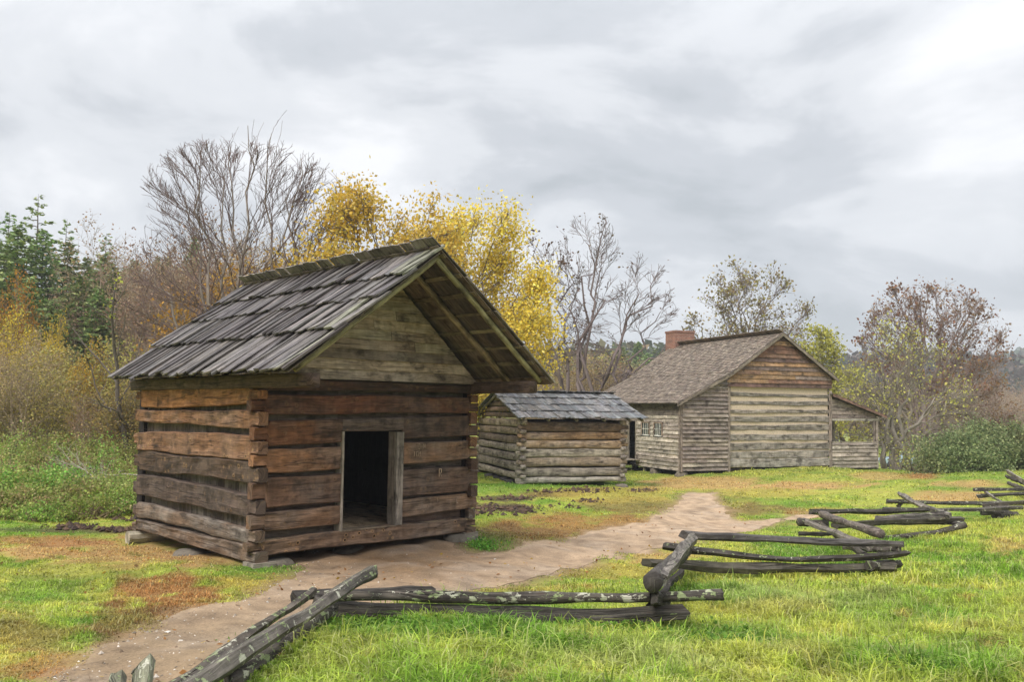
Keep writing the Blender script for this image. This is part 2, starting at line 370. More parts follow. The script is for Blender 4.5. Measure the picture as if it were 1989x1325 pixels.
PATH_PX = [(90,1335),(185,1280),(265,1240),(345,1195),(430,1172),(520,1148),(600,1108),(560,1092),(600,1070),(700,1050),(800,1030),(890,1030),(885,1062),(905,1078),(984,1073),(1016,1060),(1076,1052),(1125,1042),(1182,1026),(1227,1019),(1266,1010),(1291,998),(1312,985),(1324,971),(1336,958),(1382,959),(1384,971),(1403,984),(1408,1000),(1421,1014),(1449,1015),(1498,1009),(1544,1002),(1600,994),(1630,997),(1551,1010),(1498,1021),(1428,1035),(1357,1049),(1287,1065),(1252,1072),(1200,1078),(1120,1105),(1040,1124),(960,1140),(900,1152),(850,1168),(760,1185),(680,1196),(620,1205),(560,1225),(500,1262),(430,1300),(360,1345)]
PATH_W = np.array([hit(u,v) for u,v in PATH_PX])
def inpoly(x, y, P):
    c = np.zeros(x.shape, bool); j = len(P)-1
    for i in range(len(P)):
        m = ((P[i,1] > y) != (P[j,1] > y)) & (x < (P[j,0]-P[i,0])*(y-P[i,1])/(P[j,1]-P[i,1]+1e-12)+P[i,0]); c ^= m; j = i
    return c
def polydist(x, y, P):
    d = np.full(x.shape, 1e9)
    for i in range(len(P)):
        a, b = P[i], P[(i+1)%len(P)]; ab = b-a; t = np.clip(((x-a[0])*ab[0]+(y-a[1])*ab[1])/(ab@ab+1e-9),0,1)
        d = np.minimum(d, np.hypot(x-a[0]-t*ab[0], y-a[1]-t*ab[1]))
    return d
def pathsd(x, y): return np.where(inpoly(x,y,PATH_W), -1, 1)*polydist(x,y,PATH_W)

STRAW=(.60,.37,.15); RUST=(.42,.21,.08); BROWN=(.25,.145,.06); DIRT=(.11,.07,.045); LUSH=(.14,.30,.03); OLIVE=(.30,.29,.06); GOLD=(.52,.40,.09); PALE=(.46,.48,.16)
PATCH = [(250,1072,240,30,STRAW,.95),(130,1050,150,14,RUST,.8),(420,1085,130,18,STRAW,.8),(330,1160,120,48,RUST,.95),(270,1205,110,35,BROWN,.7),(500,1135,90,22,GOLD,.8),(60,1240,120,40,BROWN,.6),(60,1290,130,30,RUST,.7),(150,1315,90,25,RUST,.8),(230,1250,90,20,BROWN,.8),
 (160,1030,180,8,DIRT,.8),(950,985,60,9,DIRT,.7),(1005,990,45,9,DIRT,.95),(980,969,60,6,DIRT,.8),(1140,952,50,5,DIRT,.8),(1145,974,28,4,DIRT,.9),(1250,953,30,4,DIRT,.7),(1070,960,60,6,BROWN,.8),
 (1130,1020,200,26,RUST,.85),(1230,985,100,18,BROWN,.7),(1000,1040,110,22,BROWN,.65),(1200,960,110,20,GOLD,.7),(1380,940,130,14,STRAW,.85),(1560,943,140,10,STRAW,.9),(1480,958,120,9,GOLD,.6),(1480,990,90,14,BROWN,.75),(1580,995,70,10,RUST,.6),(1700,925,70,8,STRAW,.7),
 (1840,965,90,14,STRAW,.85),(1880,940,80,8,STRAW,.8),(1790,925,40,8,RUST,.9),(1960,1060,50,22,STRAW,.6),(1150,1110,170,14,GOLD,.7),(1010,1145,160,12,STRAW,.45),(1290,1085,60,14,STRAW,.7),(1420,975,60,10,BROWN,.4),
 (80,1150,120,30,LUSH,.6),(40,1020,60,14,LUSH,.3),(520,1105,90,10,LUSH,.7),(180,1110,160,20,OLIVE,.5),(930,1060,60,22,LUSH,.9),(940,950,110,10,LUSH,.6),(1100,942,160,5,LUSH,.7),
 (1400,1160,150,14,LUSH,.8),(1650,1110,70,12,LUSH,.8),(850,1235,240,22,LUSH,.8),(1400,1245,140,25,LUSH,.6),(1560,1070,90,16,LUSH,.8),(1750,1050,60,14,LUSH,.5),(620,1290,120,40,OLIVE,.4),(1480,1190,120,14,GOLD,.35),(1250,1290,260,24,PALE,.5),(1600,1170,200,30,PALE,.4),(1850,1290,160,34,LUSH,.5),(1600,1290,60,16,RUST,.25),(1880,1165,25,6,RUST,.6),(1760,1200,30,8,RUST,.5),(1930,1260,30,10,RUST,.4)]
def turf(x, y, z):
    u, v = proj(np.c_[x,y,z])
    a = VA.fbm(x*.5,y*.5,4); b = VB.fbm(x*1.7+5,y*1.7,4); c = VC.fbm(x*5,y*5,3)
    G0 = np.array([.215,.365,.035]); G1 = np.array([.52,.53,.095]); G2=np.array([.11,.23,.022])
    t = np.clip((a*.6+b*.4-.36)*3.4,0,1)[:,None]; col = G0*(1-t)+G1*t
    t = np.clip((.42-b)*4,0,1)[:,None]; col = col*(1-t*.6)+G2*t*.6
    t = np.clip((c-.62)*5,0,1)[:,None]; col = col*(1-t*.45)+np.array(STRAW)*t*.45
    far = np.clip((y-20)/25,0,1)[:,None]; col = col*(1-far*.4)+np.array([.34,.34,.08])*far*.4
    nz = (VB.fbm(u*.02,v*.05,4)-.5)*1.6 + (VC.fbm(x*3.1,y*3.1,4)-.5)*2.4*np.clip(14/np.maximum(y,1),.2,1)
    for (pu,pv,ru,rv,pc,k) in PATCH:
        q = ((u-pu)/ru)**2+((v-pv)/rv)**2
        w_ = np.clip((1.25-q+nz)*1.3,0,1)*k*((v>0)&(y>1)); col = col*(1-w_[:,None])+np.array(pc)*w_[:,None]
    return col
def pathcol(x, y, z):
    u, v = proj(np.c_[x,y,z])
    base = np.array([.39,.28,.185]); near = np.array([.28,.20,.122]); brown = np.array([.19,.115,.058]); grey = np.array([.38,.31,.245])
    base = base*1.12; col = np.tile(base,(len(x),1)); t = np.clip((v-1120)/120,0,1)[:,None]; col = col*(1-t)+near*t
    w_ = np.exp(-((u-760)/190)**2-((v-1085)/48)**2)[:,None]; col = col*(1-w_)+brown*w_
    w_ = (np.clip((VA.fbm(x*2,y*2,4)-.5)*4,0,1)*.45)[:,None]; col = col*(1-w_)+grey*w_
    w_ = (np.clip((VB.fbm(x*3,y*3,4)-.55)*5,0,1)*.6)[:,None]; col = col*(1-w_)+np.array([.20,.14,.09])*w_
    w_ = (np.clip((VC.fbm(x*9,y*9,3)-.56)*6,0,1)*.5)[:,None]; col = col*(1-w_)+np.array([.17,.12,.08])*w_
    return col

# ground: one sheet, fine near the camera and coarse at the horizon
def warp(n, near, far):
    s = np.linspace(-1,1,n); return np.sign(s)*(near*np.abs(s)+ (far-near)*np.abs(s)**6)
xs = warp(420, 24, 1500)
ys = np.concatenate([np.linspace(-60,2,24), np.linspace(2.1,40,440), 40+ (np.linspace(0,1,110)[1:]**3)*1500])
X, Y = np.meshgrid(xs + 0.0, ys); Z = G(X, Y)
xf, yf, zf = X.ravel(), Y.ravel(), Z.ravel()
col = turf(xf, yf, zf)*.62  # turf colour darkened: shade in the gaps between blades put into the ground
sd_ = pathsd(xf, yf)+(VB.fbm(xf*2.5,yf*2.5,4)-.5)*.5; near_m = (sd_ < .5)[:,None]
t = np.clip(1-sd_/.5,0,1)[:,None]*.9; col = np.where(near_m, col*(1-t)+np.array([.25,.165,.09])*t, col)
t = np.clip(.55-sd_/.12,0,1)[:,None]; col = np.where(near_m, col*(1-t)+pathcol(xf,yf,zf)*t, col)
bare = np.exp(-((xf+2.3)/1.9)**2-((yf-15)/2.2)**2)[:,None]; col = col*(1-bare)+np.array([.12,.08,.05])*bare
nx, ny = len(xs), len(ys)
ii = (np.arange(ny-1)[:,None]*nx + np.arange(nx-1)[None,:]).ravel()
loops = np.stack([ii, ii+1, ii+nx+1, ii+nx],1).ravel()
me = fast_mesh('ground', np.c_[xf,yf,zf], loops, np.full(len(ii),4), GROUND, {'tint':('FLOAT_COLOR',col)}, True)
tag(put('ground', me), 'grassy ground with dry brown patches around the log buildings', 'ground', kind='structure')

# path: its own sheet, wavering edge, 12 mm above the turf sheet
rng = random.Random(3); edge=[]
for i in range(len(PATH_W)):
    a, b = PATH_W[i], PATH_W[(i+1)%len(PATH_W)]; L = np.linalg.norm(b-a); n = max(1,int(L/.07))
    for k in range(n):
        p = a+(b-a)*k/n; nn = VA.fbm(np.array([p[0]*2.2]),np.array([p[1]*2.2]),4)[0]-.5; m2 = VB.fbm(np.array([p[0]*2.2]),np.array([p[1]*2.2]),4)[0]-.5
        edge.append((p[0]+nn*.26, p[1]+m2*.34))
E_ = np.array(edge); ext=[]
gx, gy = np.meshgrid(np.arange(E_[:,0].min(),E_[:,0].max(),.16), np.arange(E_[:,1].min(),E_[:,1].max(),.16))
gx = gx.ravel(); gy = gy.ravel(); ok = inpoly(gx,gy,E_) & (polydist(gx,gy,E_) > .1)
pts = [Vector(p) for p in edge] + [Vector((a,b)) for a,b in zip(gx[ok],gy[ok])]
res = delaunay_2d_cdt(pts, [], [list(range(len(edge)))], 1, 1e-5)
PV = np.array([tuple(v) for v in res[0]]); PZ = G(PV[:,0],PV[:,1])+.006
me = fast_mesh('path', np.c_[PV,PZ], [i for f in res[2] for i in f], [len(f) for f in res[2]], PATHM, {'tint':('FLOAT_COLOR',pathcol(PV[:,0],PV[:,1],PZ))}, True)
tag(put('path', me), 'pale trodden dirt path curving past the smokehouse door', 'path', kind='structure')

# ------------------------------------------------------------------ grass
def blades(name, x, y, h, wd, col, lean, label, seed):
    rs = np.random.RandomState(seed); n = len(x); z = G(x,y)-.01
    az = rs.uniform(0,2*np.pi,n); la = az+rs.uniform(-.6,.6,n)+1.57
    sx, sy = np.cos(az)*wd/2, np.sin(az)*wd/2; ln = lean*h
    V = np.empty((n,5,3))
    V[:,0] = np.c_[x-sx,y-sy,z]; V[:,1] = np.c_[x+sx,y+sy,z]
    mx_, my_ = x+np.cos(la)*ln*.35, y+np.sin(la)*ln*.35
    V[:,2] = np.c_[mx_+sx*.8,my_+sy*.8,z+h*.6]; V[:,3] = np.c_[mx_-sx*.8,my_-sy*.8,z+h*.6]
    V[:,4] = np.c_[x+np.cos(la)*ln,y+np.sin(la)*ln,z+h*(1.02-.35*np.minimum(lean,1.3))]
    b = np.arange(n)*5
    L = np.stack([b,b+1,b+2,b+3,b+3,b+2,b+4],1).ravel()
    c = np.repeat(col,5,0)
    me = fast_mesh(name, V.reshape(-1,3), L, np.tile([4,3],n), GRASS, {'tint':('FLOAT_COLOR',c)})
    return tag(put(name, me), label, 'grass', kind='stuff')
def scatter(n, d0, d1, seed, margin=1.1, pw=1.0):
    rs = np.random.RandomState(seed); d = d0+(d1-d0)*rs.rand(n)**pw
    x = (rs.rand(n)*2-1)*(d*.592*1.04+margin); return x, d, rs
C1O, C1Y = (-3.546,12.109), .78
def inbuild(x, y):
    m = np.zeros(x.shape, bool)
    for (cx,cy),yaw,W_,D_,o in ((C1O,.78,4.1,4.2,.0),((.301,28.317),.311,3.7,5.2,.0),((6.998,36.039),.364,10.4,8.6,.0)):
        s = (x-cx)*math.cos(yaw)+(y-cy)*math.sin(yaw); t = -(x-cx)*math.sin(yaw)+(y-cy)*math.cos(yaw)
        m |= (s>-o)&(s<W_+o)&(t>-o)&(t<D_+o)
    return m
def grassfield(n, d0, d1, seed, hs, wd, label, pw=.8):
    x, y, rs = scatter(n, d0, d1, seed, pw=pw)
    z = G(x,y); u, v = proj(np.c_[x,y,z]); sdv = pathsd(x,y)
    ed = VA.fbm(x*2.2,y*2.2,4)-.5
    keep = (sdv + ed*.30 > rs.rand(n)**1.5*.22-.10) & ~inbuild(x,y)
    col = turf(x,y,z)
    dirt = (np.abs(col-np.array(DIRT)).sum(1) < .12); keep &= ~(dirt & (rs.rand(n)<.85))
    dry = col[:,0] > col[:,1]*1.05; keep &= ~(dry & (rs.rand(n) < .10))
    tall = np.clip((VB.fbm(x*1.3+9,y*1.3,3)-.35)*2.6,.15,1.3)
    side = np.clip((u-430)/200,0,1)*np.clip((v-1130+ (1100-u)*-.02)/60,0,1)*(x > -2.2)    # the uncut side of the fence
    rside = np.clip((u-1250)/150,0,1)*np.clip((v-(1240-u*.13))/30,0,1)
    h = (hs*(.45+.55*tall))*(1+ 1.5*np.maximum(side,rside*.9)) * rs.uniform(.55,1.25,n)
    h = np.where(dry, h*.85, h)*np.where(sdv<.2, .55, 1)
    k = rs.rand(n); cl_ = VC.fbm(x*7,y*7,3); col = col*(rs.uniform(.5,1.6,n)*np.clip(.45+1.15*cl_,.5,1.5))[:,None]
    col = np.where((k<.16)[:,None], col*.5+np.array([.52,.50,.25])*.62, col); col = np.clip(col,0,.8)
    h = h*np.where(rs.rand(n)<.05, 1.8, 1); lean = rs.uniform(.2,1.5,n)
    K = keep
    return blades('grass', x[K], y[K], h[K], wd*rs.uniform(.6,1.3,n)[K], col[K], lean[K], label, seed)
grassfield(270000, 3.6, 11, 11, .070, .0105, 'near grass, long and yellow-green, in front of the rail fence', .9)
grassfield(210000, 10.5, 23, 12, .062, .017, 'short green and straw-coloured lawn grass beside the path')
grassfield(120000, 23, 46, 13, .075, .035, 'distant mown grass on the rise before the big log house')

# ------------------------------------------------------------------ smokehouse (left, nearest)
rng = random.Random(21)
SH1 = (-.024,-.037)
def warm(t): t = tuple(t); return (t[0]*.84, t[1]*.68, t[2]*.58)
H1 = thing('log_smokehouse', 'nearest log building, small dark smokehouse with open doorway and overhanging shake roof', 'log building', (C1O[0],C1O[1],0), C1Y)
W1, D1, HW = 4.123, 4.216, 2.58
X_, Y_, Z_ = A(1,0,0), A(0,1,0), A(0,0,1)
cD=(.085,.052,.036); cB=(.17,.095,.056); cO=(.30,.14,.06); cG=(.205,.16,.12); cK=(.110,.080,.062); cL=(.26,.225,.18)
# front rows: (z low, z high) at the left end and right end
frows = [((.10,.355),(.09,.35)),((.43,.735),(.47,.76)),((.77,1.216),(.78,1.226)),((1.245,1.595),(1.305,1.68)),((1.625,1.975),(1.73,2.07)),((2.07,2.38),(2.10,2.39)),((2.41,2.60),(2.44,2.60))]
srows = [((.02,.25),(.07,.24)),((.26,.50),(.28,.52)),((.61,.96),(.68,1.01)),((1.13,1.415),(1.08,1.41)),((1.45,1.79),(1.40,1.73)),((1.89,2.15),(1.89,2.08)),((2.22,2.46),(2.13,2.45))]
def cen(r, e): return (r[e][0]+r[e][1])/2
# corner stack boundaries: front and side logs alternate in the notches
allc = sorted([(cen(r,0),'f',i) for i,r in enumerate(frows)]+[(cen(r,0),'s',i) for i,r in enumerate(srows)])
tong = {}
for k,(c,w_,i) in enumerate(allc):
    lo = (allc[k-1][0]+c)/2 if k else .02; hi = (allc[k+1][0]+c)/2 if k < len(allc)-1 else 2.60
    tong[(w_,i)] = (lo,hi)
DX0, DX1, DZ = 1.44, 2.42, 1.825
front = MB(); 
# lining boards inside the front wall
for a_, b_ in ((.1,DX0-.02),(DX1+.13,W1-.1)):
    z = .12
    while z < 2.5:
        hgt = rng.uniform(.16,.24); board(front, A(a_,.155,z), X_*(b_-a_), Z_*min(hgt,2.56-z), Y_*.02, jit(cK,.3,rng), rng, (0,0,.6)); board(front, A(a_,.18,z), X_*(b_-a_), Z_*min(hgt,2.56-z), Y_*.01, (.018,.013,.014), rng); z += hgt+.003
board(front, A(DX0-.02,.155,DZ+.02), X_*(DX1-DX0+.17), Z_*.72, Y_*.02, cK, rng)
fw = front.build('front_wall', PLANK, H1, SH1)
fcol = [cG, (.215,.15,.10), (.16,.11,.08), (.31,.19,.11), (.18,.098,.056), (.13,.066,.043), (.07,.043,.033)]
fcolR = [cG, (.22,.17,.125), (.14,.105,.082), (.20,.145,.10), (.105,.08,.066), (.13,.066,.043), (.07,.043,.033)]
for i,(l,r) in enumerate(frows):
    tA, tB = tong[('f',i)], tong[('f',i)]
    ex = (0, 1.0 if i==0 else .25, .45)
    if i in (0,5,6):
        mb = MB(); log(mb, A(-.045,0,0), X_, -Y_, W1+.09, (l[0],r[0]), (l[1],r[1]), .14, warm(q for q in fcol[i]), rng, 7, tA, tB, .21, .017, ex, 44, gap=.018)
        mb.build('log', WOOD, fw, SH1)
    elif i == 4:
        mb = MB(); m_ = lambda s: (l[0]+(r[0]-l[0])*s/W1, l[1]+(r[1]-l[1])*s/W1)
        # long lintel log over the door: full height at the sides, notched above the opening
        log(mb, A(-.045,0,0), X_, -Y_, DX0+.02, (l[0],m_(DX0)[0]), (l[1],m_(DX0)[1]), .14, warm(q for q in fcol[i]), rng, 7, tA, None, .21, .006, ex, 12)
        log(mb, A(DX0-.02,0,0), X_, -Y_, DX1-DX0+.16, (DZ,DZ), (m_(DX0)[1]-.005,m_(DX1)[1]), .14, cK, rng, 7, None, None, .2, .004, (0,1,.3), 10)
        log(mb, A(DX1+.12,0,0), X_, -Y_, W1-DX1-.075, (m_(DX1)[0],r[0]), (m_(DX1)[1],r[1]), .14, warm(q for q in fcolR[i]), rng, 7, None, tB, .21, .006, ex, 14)
        mb.build('log', WOOD, fw, SH1)
    else:
        m_ = lambda s: (l[0]+(r[0]-l[0])*s/W1, l[1]+(r[1]-l[1])*s/W1)
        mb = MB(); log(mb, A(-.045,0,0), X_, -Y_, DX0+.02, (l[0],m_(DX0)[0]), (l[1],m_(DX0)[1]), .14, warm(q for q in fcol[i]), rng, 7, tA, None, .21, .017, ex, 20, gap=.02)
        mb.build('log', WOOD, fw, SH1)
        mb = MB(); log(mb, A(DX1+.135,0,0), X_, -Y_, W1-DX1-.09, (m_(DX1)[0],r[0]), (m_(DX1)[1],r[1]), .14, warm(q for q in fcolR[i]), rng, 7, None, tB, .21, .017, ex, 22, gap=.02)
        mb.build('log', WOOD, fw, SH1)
def side_wall(x0, nrm, name, cols):
    mb = MB(); z = .1
    sgn = 1 if nrm[0] < 0 else -1
    for k in range(int(D1/.22)):     # upright lining boards
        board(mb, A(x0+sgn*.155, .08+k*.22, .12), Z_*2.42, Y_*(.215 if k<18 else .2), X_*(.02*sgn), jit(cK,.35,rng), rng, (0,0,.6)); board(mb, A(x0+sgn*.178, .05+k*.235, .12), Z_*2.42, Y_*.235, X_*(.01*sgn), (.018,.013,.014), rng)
    wl = mb.build(name, PLANK, H1, SH1)
    for i,(a_,b_) in enumerate(srows):
        mb = MB(); log(mb, A(x0,-.045,0), Y_, nrm, D1+.09, (a_[0],b_[0]), (a_[1],b_[1]), .15 if i>0 else .2, warm(q for q in cols[i]), rng, (6,3.0,7,7,6,5,6)[i], tong[('s',i)], tong[('s',i)], .2, .024 if i else .012,
            (0, (0.1,.1,.25,.7,1,1.,.3)[i], (.8,.9,.3,.25,.2,.3,.1)[i]), 34)
        mb.build('log', WOOD, wl, SH1)
side_wall(0, -X_, 'side_wall', [(.19,.155,.12),(.20,.165,.13),(.115,.098,.09),(.105,.082,.066),(.24,.155,.10),(.27,.17,.105),(.34,.185,.09)])
side_wall(W1, X_, 'side_wall', [cG,cG,cK,cK,cB,cB,cB])
mb = MB(); 
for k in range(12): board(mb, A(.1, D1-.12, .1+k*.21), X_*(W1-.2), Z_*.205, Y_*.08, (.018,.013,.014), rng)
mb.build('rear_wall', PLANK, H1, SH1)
# plates (top beams) running out under the overhang
for x0 in (-.06, W1-.16):
    mb = MB(); log(mb, A(x0+.22 if x0>1 else x0,-1.37,0), Y_, X_ if x0>1 else -X_, D1+1.5, (2.44,2.44), (2.63,2.63), .20, (.10,.065,.048), rng, 7, amp=.006, nseg=22)
    mb.build('plate_beam', WOOD, H1, SH1, True)
# floor
mb = MB()
for k in range(17): board(mb, A(.1+k*.235, .02, .29), Y_*(D1-.2), X_*.228, Z_*.035, jit((.34,.25,.155),.15,rng), rng)
mb.build('floor', PLANK, H1, SH1)
mb = MB()
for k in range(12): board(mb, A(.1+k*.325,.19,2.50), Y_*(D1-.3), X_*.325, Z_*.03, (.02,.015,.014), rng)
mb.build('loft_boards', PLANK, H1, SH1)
# door frame
mb = MB()
board(mb, A(DX0-.035,-.022,.34), Z_*(DZ-.34), X_*.035, Y_*.20, cL, rng, (0,0,.7))
board(mb, A(DX1,-.022,.34), Z_*(DZ-.36), X_*.135, Y_*.05, (.20,.175,.145), rng, (0,0,.7))
board(mb, A(DX1,.03,.34), Z_*(DZ-.36), X_*.035, Y_*.17, (.19,.155,.12), rng, (0,0,.7))
board(mb, A(DX0-.02,-.015,.325), X_*(DX1-DX0+.04), Y_*.22, Z_*.022, (.25,.19,.13), rng)
mb.build('door_frame', PLANK, H1, SH1)
# roof
SE, ZE, ZRg, XR = -.376, 2.625, 4.461, W1/2
SER, ZER = W1+.335, 2.60
YF, YB = -1.482, D1+.169
def slope(mb, E0, U, T, N, L, courses, wid, thk, cols, rng, rag=.02, over=.12, lift=.03, skew=.015, green=None):
    """courses of long split shakes: E0 eave corner, U up-slope unit, T along-ridge unit, N outward normal"""
    for ci,(a,b) in enumerate(courses):
        x = 0.0
        while x < L-.02:
            w_ = min(rng.uniform(*wid), L-x+.01); a2 = a - rng.uniform(0,rag*1.5); ln = b-a2+over
            lf = lift*rng.uniform(.6,1.5); sk = rng.uniform(-skew,skew)
            c = jit(cols[rng.randrange(len(cols))], .22, rng)
            if green and x > L-green and rng.random() < .6: c = jit((.17,.175,.125), .25, rng)
            tw = rng.uniform(-.012,.012)
            board(mb, E0+U*a2+T*x+N*(lf+ci*.004), U*ln+T*sk*4-N*(lf*.85), T*w_*rng.uniform(.98,1.10)+N*(tw+.008), N*thk*rng.uniform(.7,1.3), c, rng, (0,0,.5), rag, 3, rng.uniform(-.012,.008))
            x += w_
ln = math.hypot(XR-SE, ZRg-ZE); U1 = A(XR-SE,0,ZRg-ZE)/ln; N1 = A(-U1[2],0,U1[0])
gry=[(.095,.084,.084),(.12,.107,.104),(.08,.067,.066),(.145,.13,.124),(.062,.052,.052)]
mb = MB(); slope(mb, A(SE,YB,ZE), U1, -Y_, N1, YB-YF, [(0,.30*ln),(.30*ln,.56*ln),(.56*ln,.76*ln),(.76*ln,ln-.04)], (.10,.21), .024, gry, rng, .045, .12, .05, .03, .5)
roof = mb.build('roof', SHAKE, H1, SH1)
lnr = math.hypot(SER-XR, ZRg-ZER); U2 = A(XR-SER,0,ZRg-ZER)/lnr; N2 = A(U2[2],0,-U2[0]) if U2[0]<0 else A(-U2[2],0,U2[0])
N2 = A(abs(U2[2]),0,abs(U2[0]))
mb = MB(); slope(mb, A(SER,YF,ZER), U2, Y_, N2, YB-YF, [(0,.27*lnr),(.27*lnr,.53*lnr),(.53*lnr,.78*lnr),(.78*lnr,lnr+.15)], (.12,.24), .018, [(.19,.16,.14),(.165,.14,.125),(.22,.185,.16),(.20,.175,.15)], rng, .02, .10, .035, .012)
mb.build('roof', SHAKE, H1, SH1)
# under-course boards: what one sees of the shakes from beneath
for (E0,U,N,l_,Tx,nm) in ((A(SER,YF+.03,ZER),U2,N2,lnr+.10,Y_,'under_boards'),(A(SE,YF+.03,ZE),U1,N1,ln-.05,Y_,'under_boards')):
    mb = MB(); x = 0
    while x < YB-YF-.08:
        w_ = min(rng.uniform(.13,.24), YB-YF-.07-x)
        if rng.random() > .04: board(mb, E0+Tx*x-N*.012, U*l_, Tx*(w_-.004), N*.010, jit((.13,.10,.08),.35,rng), rng, (0,0,.4), .01)
        x += w_
    mb.build(nm, PLANK, H1, SH1)
# laths and rafters under the shakes
mb = MB()
for k in range(8):
    q = .12+k*(lnr-.25)/7
    board(mb, A(SER,YF+.05,ZER)+U2*q-N2*.03, Y_*(YB-YF-.1), U2*rng.uniform(.05,.09), N2*.02, jit((.20,.16,.11),.3,rng), rng)
    q = .12+k*(ln-.25)/7
    board(mb, A(SE,YF+.05,ZE)+U1*q-N1*.03, Y_*(YB-YF-.1), U1*rng.uniform(.05,.09), N1*.02, jit((.16,.13,.10),.3,rng), rng)
mb.build('roof_lath', PLANK, H1, SH1)
for yy, c, rr in ((YF+.16,(.26,.23,.12),.045),(YF+.86,(.24,.18,.115),.055),(.25,cB,.05),(1.2,cB,.05),(2.2,cB,.05),(3.2,cB,.05),(4.1,cB,.05)):
    for (E0,U,N,l_) in ((A(SER,yy,ZER),U2,N2,lnr),(A(SE,yy,ZE),U1,N1,ln)):
        P0 = E0+U*.16-N*(rr+.035); P1 = E0+U*(l_-.03)-N*(rr+.035)
        mb = MB(); tube(mb, [P0+(P1-P0)*k/8+A(0,rng.uniform(-.012,.012),rng.uniform(-.008,.008)) for k in range(9)], [rr*rng.uniform(.88,1.1) for _ in range(9)], c, rng, (0,0,.1), 8, True)
        mb.build('rafter', WOOD, H1, SH1, True)
# gable boards, front and rear
def gable(t, nrm, cols, rng, mb, ZR, xr, x0, z0, x1, rows, hgt, zbase, split=True):
    z = zbase
    for i in range(rows):
        if z > ZR-.06: break
        f0 = (z-z0)/(ZR-z0); a = x0+(xr-x0)*max(f0,0); b = x1+(xr-x1)*max(f0,0)
        f1 = (z+hgt-z0)/(ZR-z0); a1 = x0+(xr-x0)*min(max(f1,0),1); b1 = x1+(xr-x1)*min(max(f1,0),1)
        cuts = [0,1]
        if split and b-a > 1.5 and rng.random()<.65: cuts = [0,rng.uniform(.25,.75),1]
        for j in range(len(cuts)-1):
            q0, q1 = cuts[j], cuts[j+1]; c = jit(cols[rng.randrange(len(cols))],.2,rng); sd = rng.uniform(0,50)
            xl, xr_ = a+(b-a)*q0+.003, a+(b-a)*q1-.003
            tl = a1+.003 if q0==0 else xl; tr = b1-.003 if q1==1 else xr_
            o = nrm*(.042+rng.uniform(0,.012)); hh = min(hgt+.02, ZR-z)
            P = [A(xl,t,z)+o, A(xr_,t,z)+o, A(max(tr,tl+.01),t,z+hh)+o*.15, A(tl,t,z+hh)+o*.15, A(xl,t,z), A(xr_,t,z)]
            uv = [(xl+sd,0,sd),(xr_+sd,0,sd),(tr+sd,hh,sd),(tl+sd,hh,sd),(xl+sd,-.02,sd),(xr_+sd,-.02,sd)]
            fs = [(0,1,2,3),(4,5,1,0)]
            if nrm[1] > 0: fs = [f[::-1] for f in fs]
            mb.add(P, fs, uv, c, (0,.1,.5))
        z += hgt
gcol=[(.29,.235,.17),(.34,.275,.195),(.22,.175,.13),(.30,.23,.165)]
mb = MB(); gable(-.005, -Y_, gcol, rng, mb, ZRg-.07, XR, .0, 2.66-.10, W1+.03, 14, .158, 2.60)
gable(D1, Y_, gcol, rng, mb, ZRg-.07, XR, .0, 2.56, W1, 14, .158, 2.60)
mb.build('gable_boards', PLANK, H1, SH1)
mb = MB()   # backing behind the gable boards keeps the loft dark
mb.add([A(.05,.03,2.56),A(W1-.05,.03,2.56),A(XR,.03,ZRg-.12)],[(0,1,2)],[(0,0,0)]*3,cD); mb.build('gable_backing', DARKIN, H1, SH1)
# stones
def stone(mb, c, r, rng, n=9):
    vs=[]; fs=[]; rows=6
    for i in range(rows+1):
        ph = -math.pi/2+math.pi*i/rows
        for j in range(n):
            a = 2*math.pi*j/n; k = 1+rng.uniform(-.13,.13)
            cp = math.copysign(abs(math.cos(ph))**.55, math.cos(ph)); sp = math.copysign(abs(math.sin(ph))**.7, math.sin(ph))
            vs.append(A(c[0]+r[0]*cp*math.cos(a)*k, c[1]+r[1]*cp*math.sin(a)*k, c[2]+r[2]*sp*(1+rng.uniform(-.06,.06))))
    for i in range(rows):
        for j in range(n): fs.append((i*n+j, i*n+(j+1)%n, (i+1)*n+(j+1)%n, (i+1)*n+j))
    mb.add(vs, fs, [(v[0]*3,v[1]*3,v[2]) for v in vs], (.3,.28,.24))
for c, r in (((.42,.12,-.03),(.30,.22,.12)),((W1-.25,.10,-.03),(.34,.26,.16)),((2.0,.6,-.08),(.3,.3,.13)),((.1,2.1,-.12),(.3,.3,.13)),((W1-.1,D1-.2,-.05),(.3,.3,.15))):
    mb = MB(); stone(mb, (c[0],c[1],c[2]-.05), r, rng); mb.build('foundation_stone', STONE, H1, None, True)
mb = MB(); board(mb, A(-.03,-.09,-.10), X_*.34, Y_*.30, Z_*.13, cL, rng, (0,0,.5)); mb.build('corner_block', WOOD, H1, SH1); mb = MB(); board(mb, A(W1-.27,-.07,-.13), X_*.30, Y_*.30, Z_*.22, cL, rng, (0,0,.5)); mb.build('corner_block', WOOD, H1, SH1)
mb = MB(); tube(mb, [A(-.12,D1-.12,-.08),A(.9,D1-.2,-.08)], [.13,.13], (.34,.30,.22), rng, (0,0,.6), 12, True, 1, .05); mb.build('sill_prop', WOOD, H1, SH1)
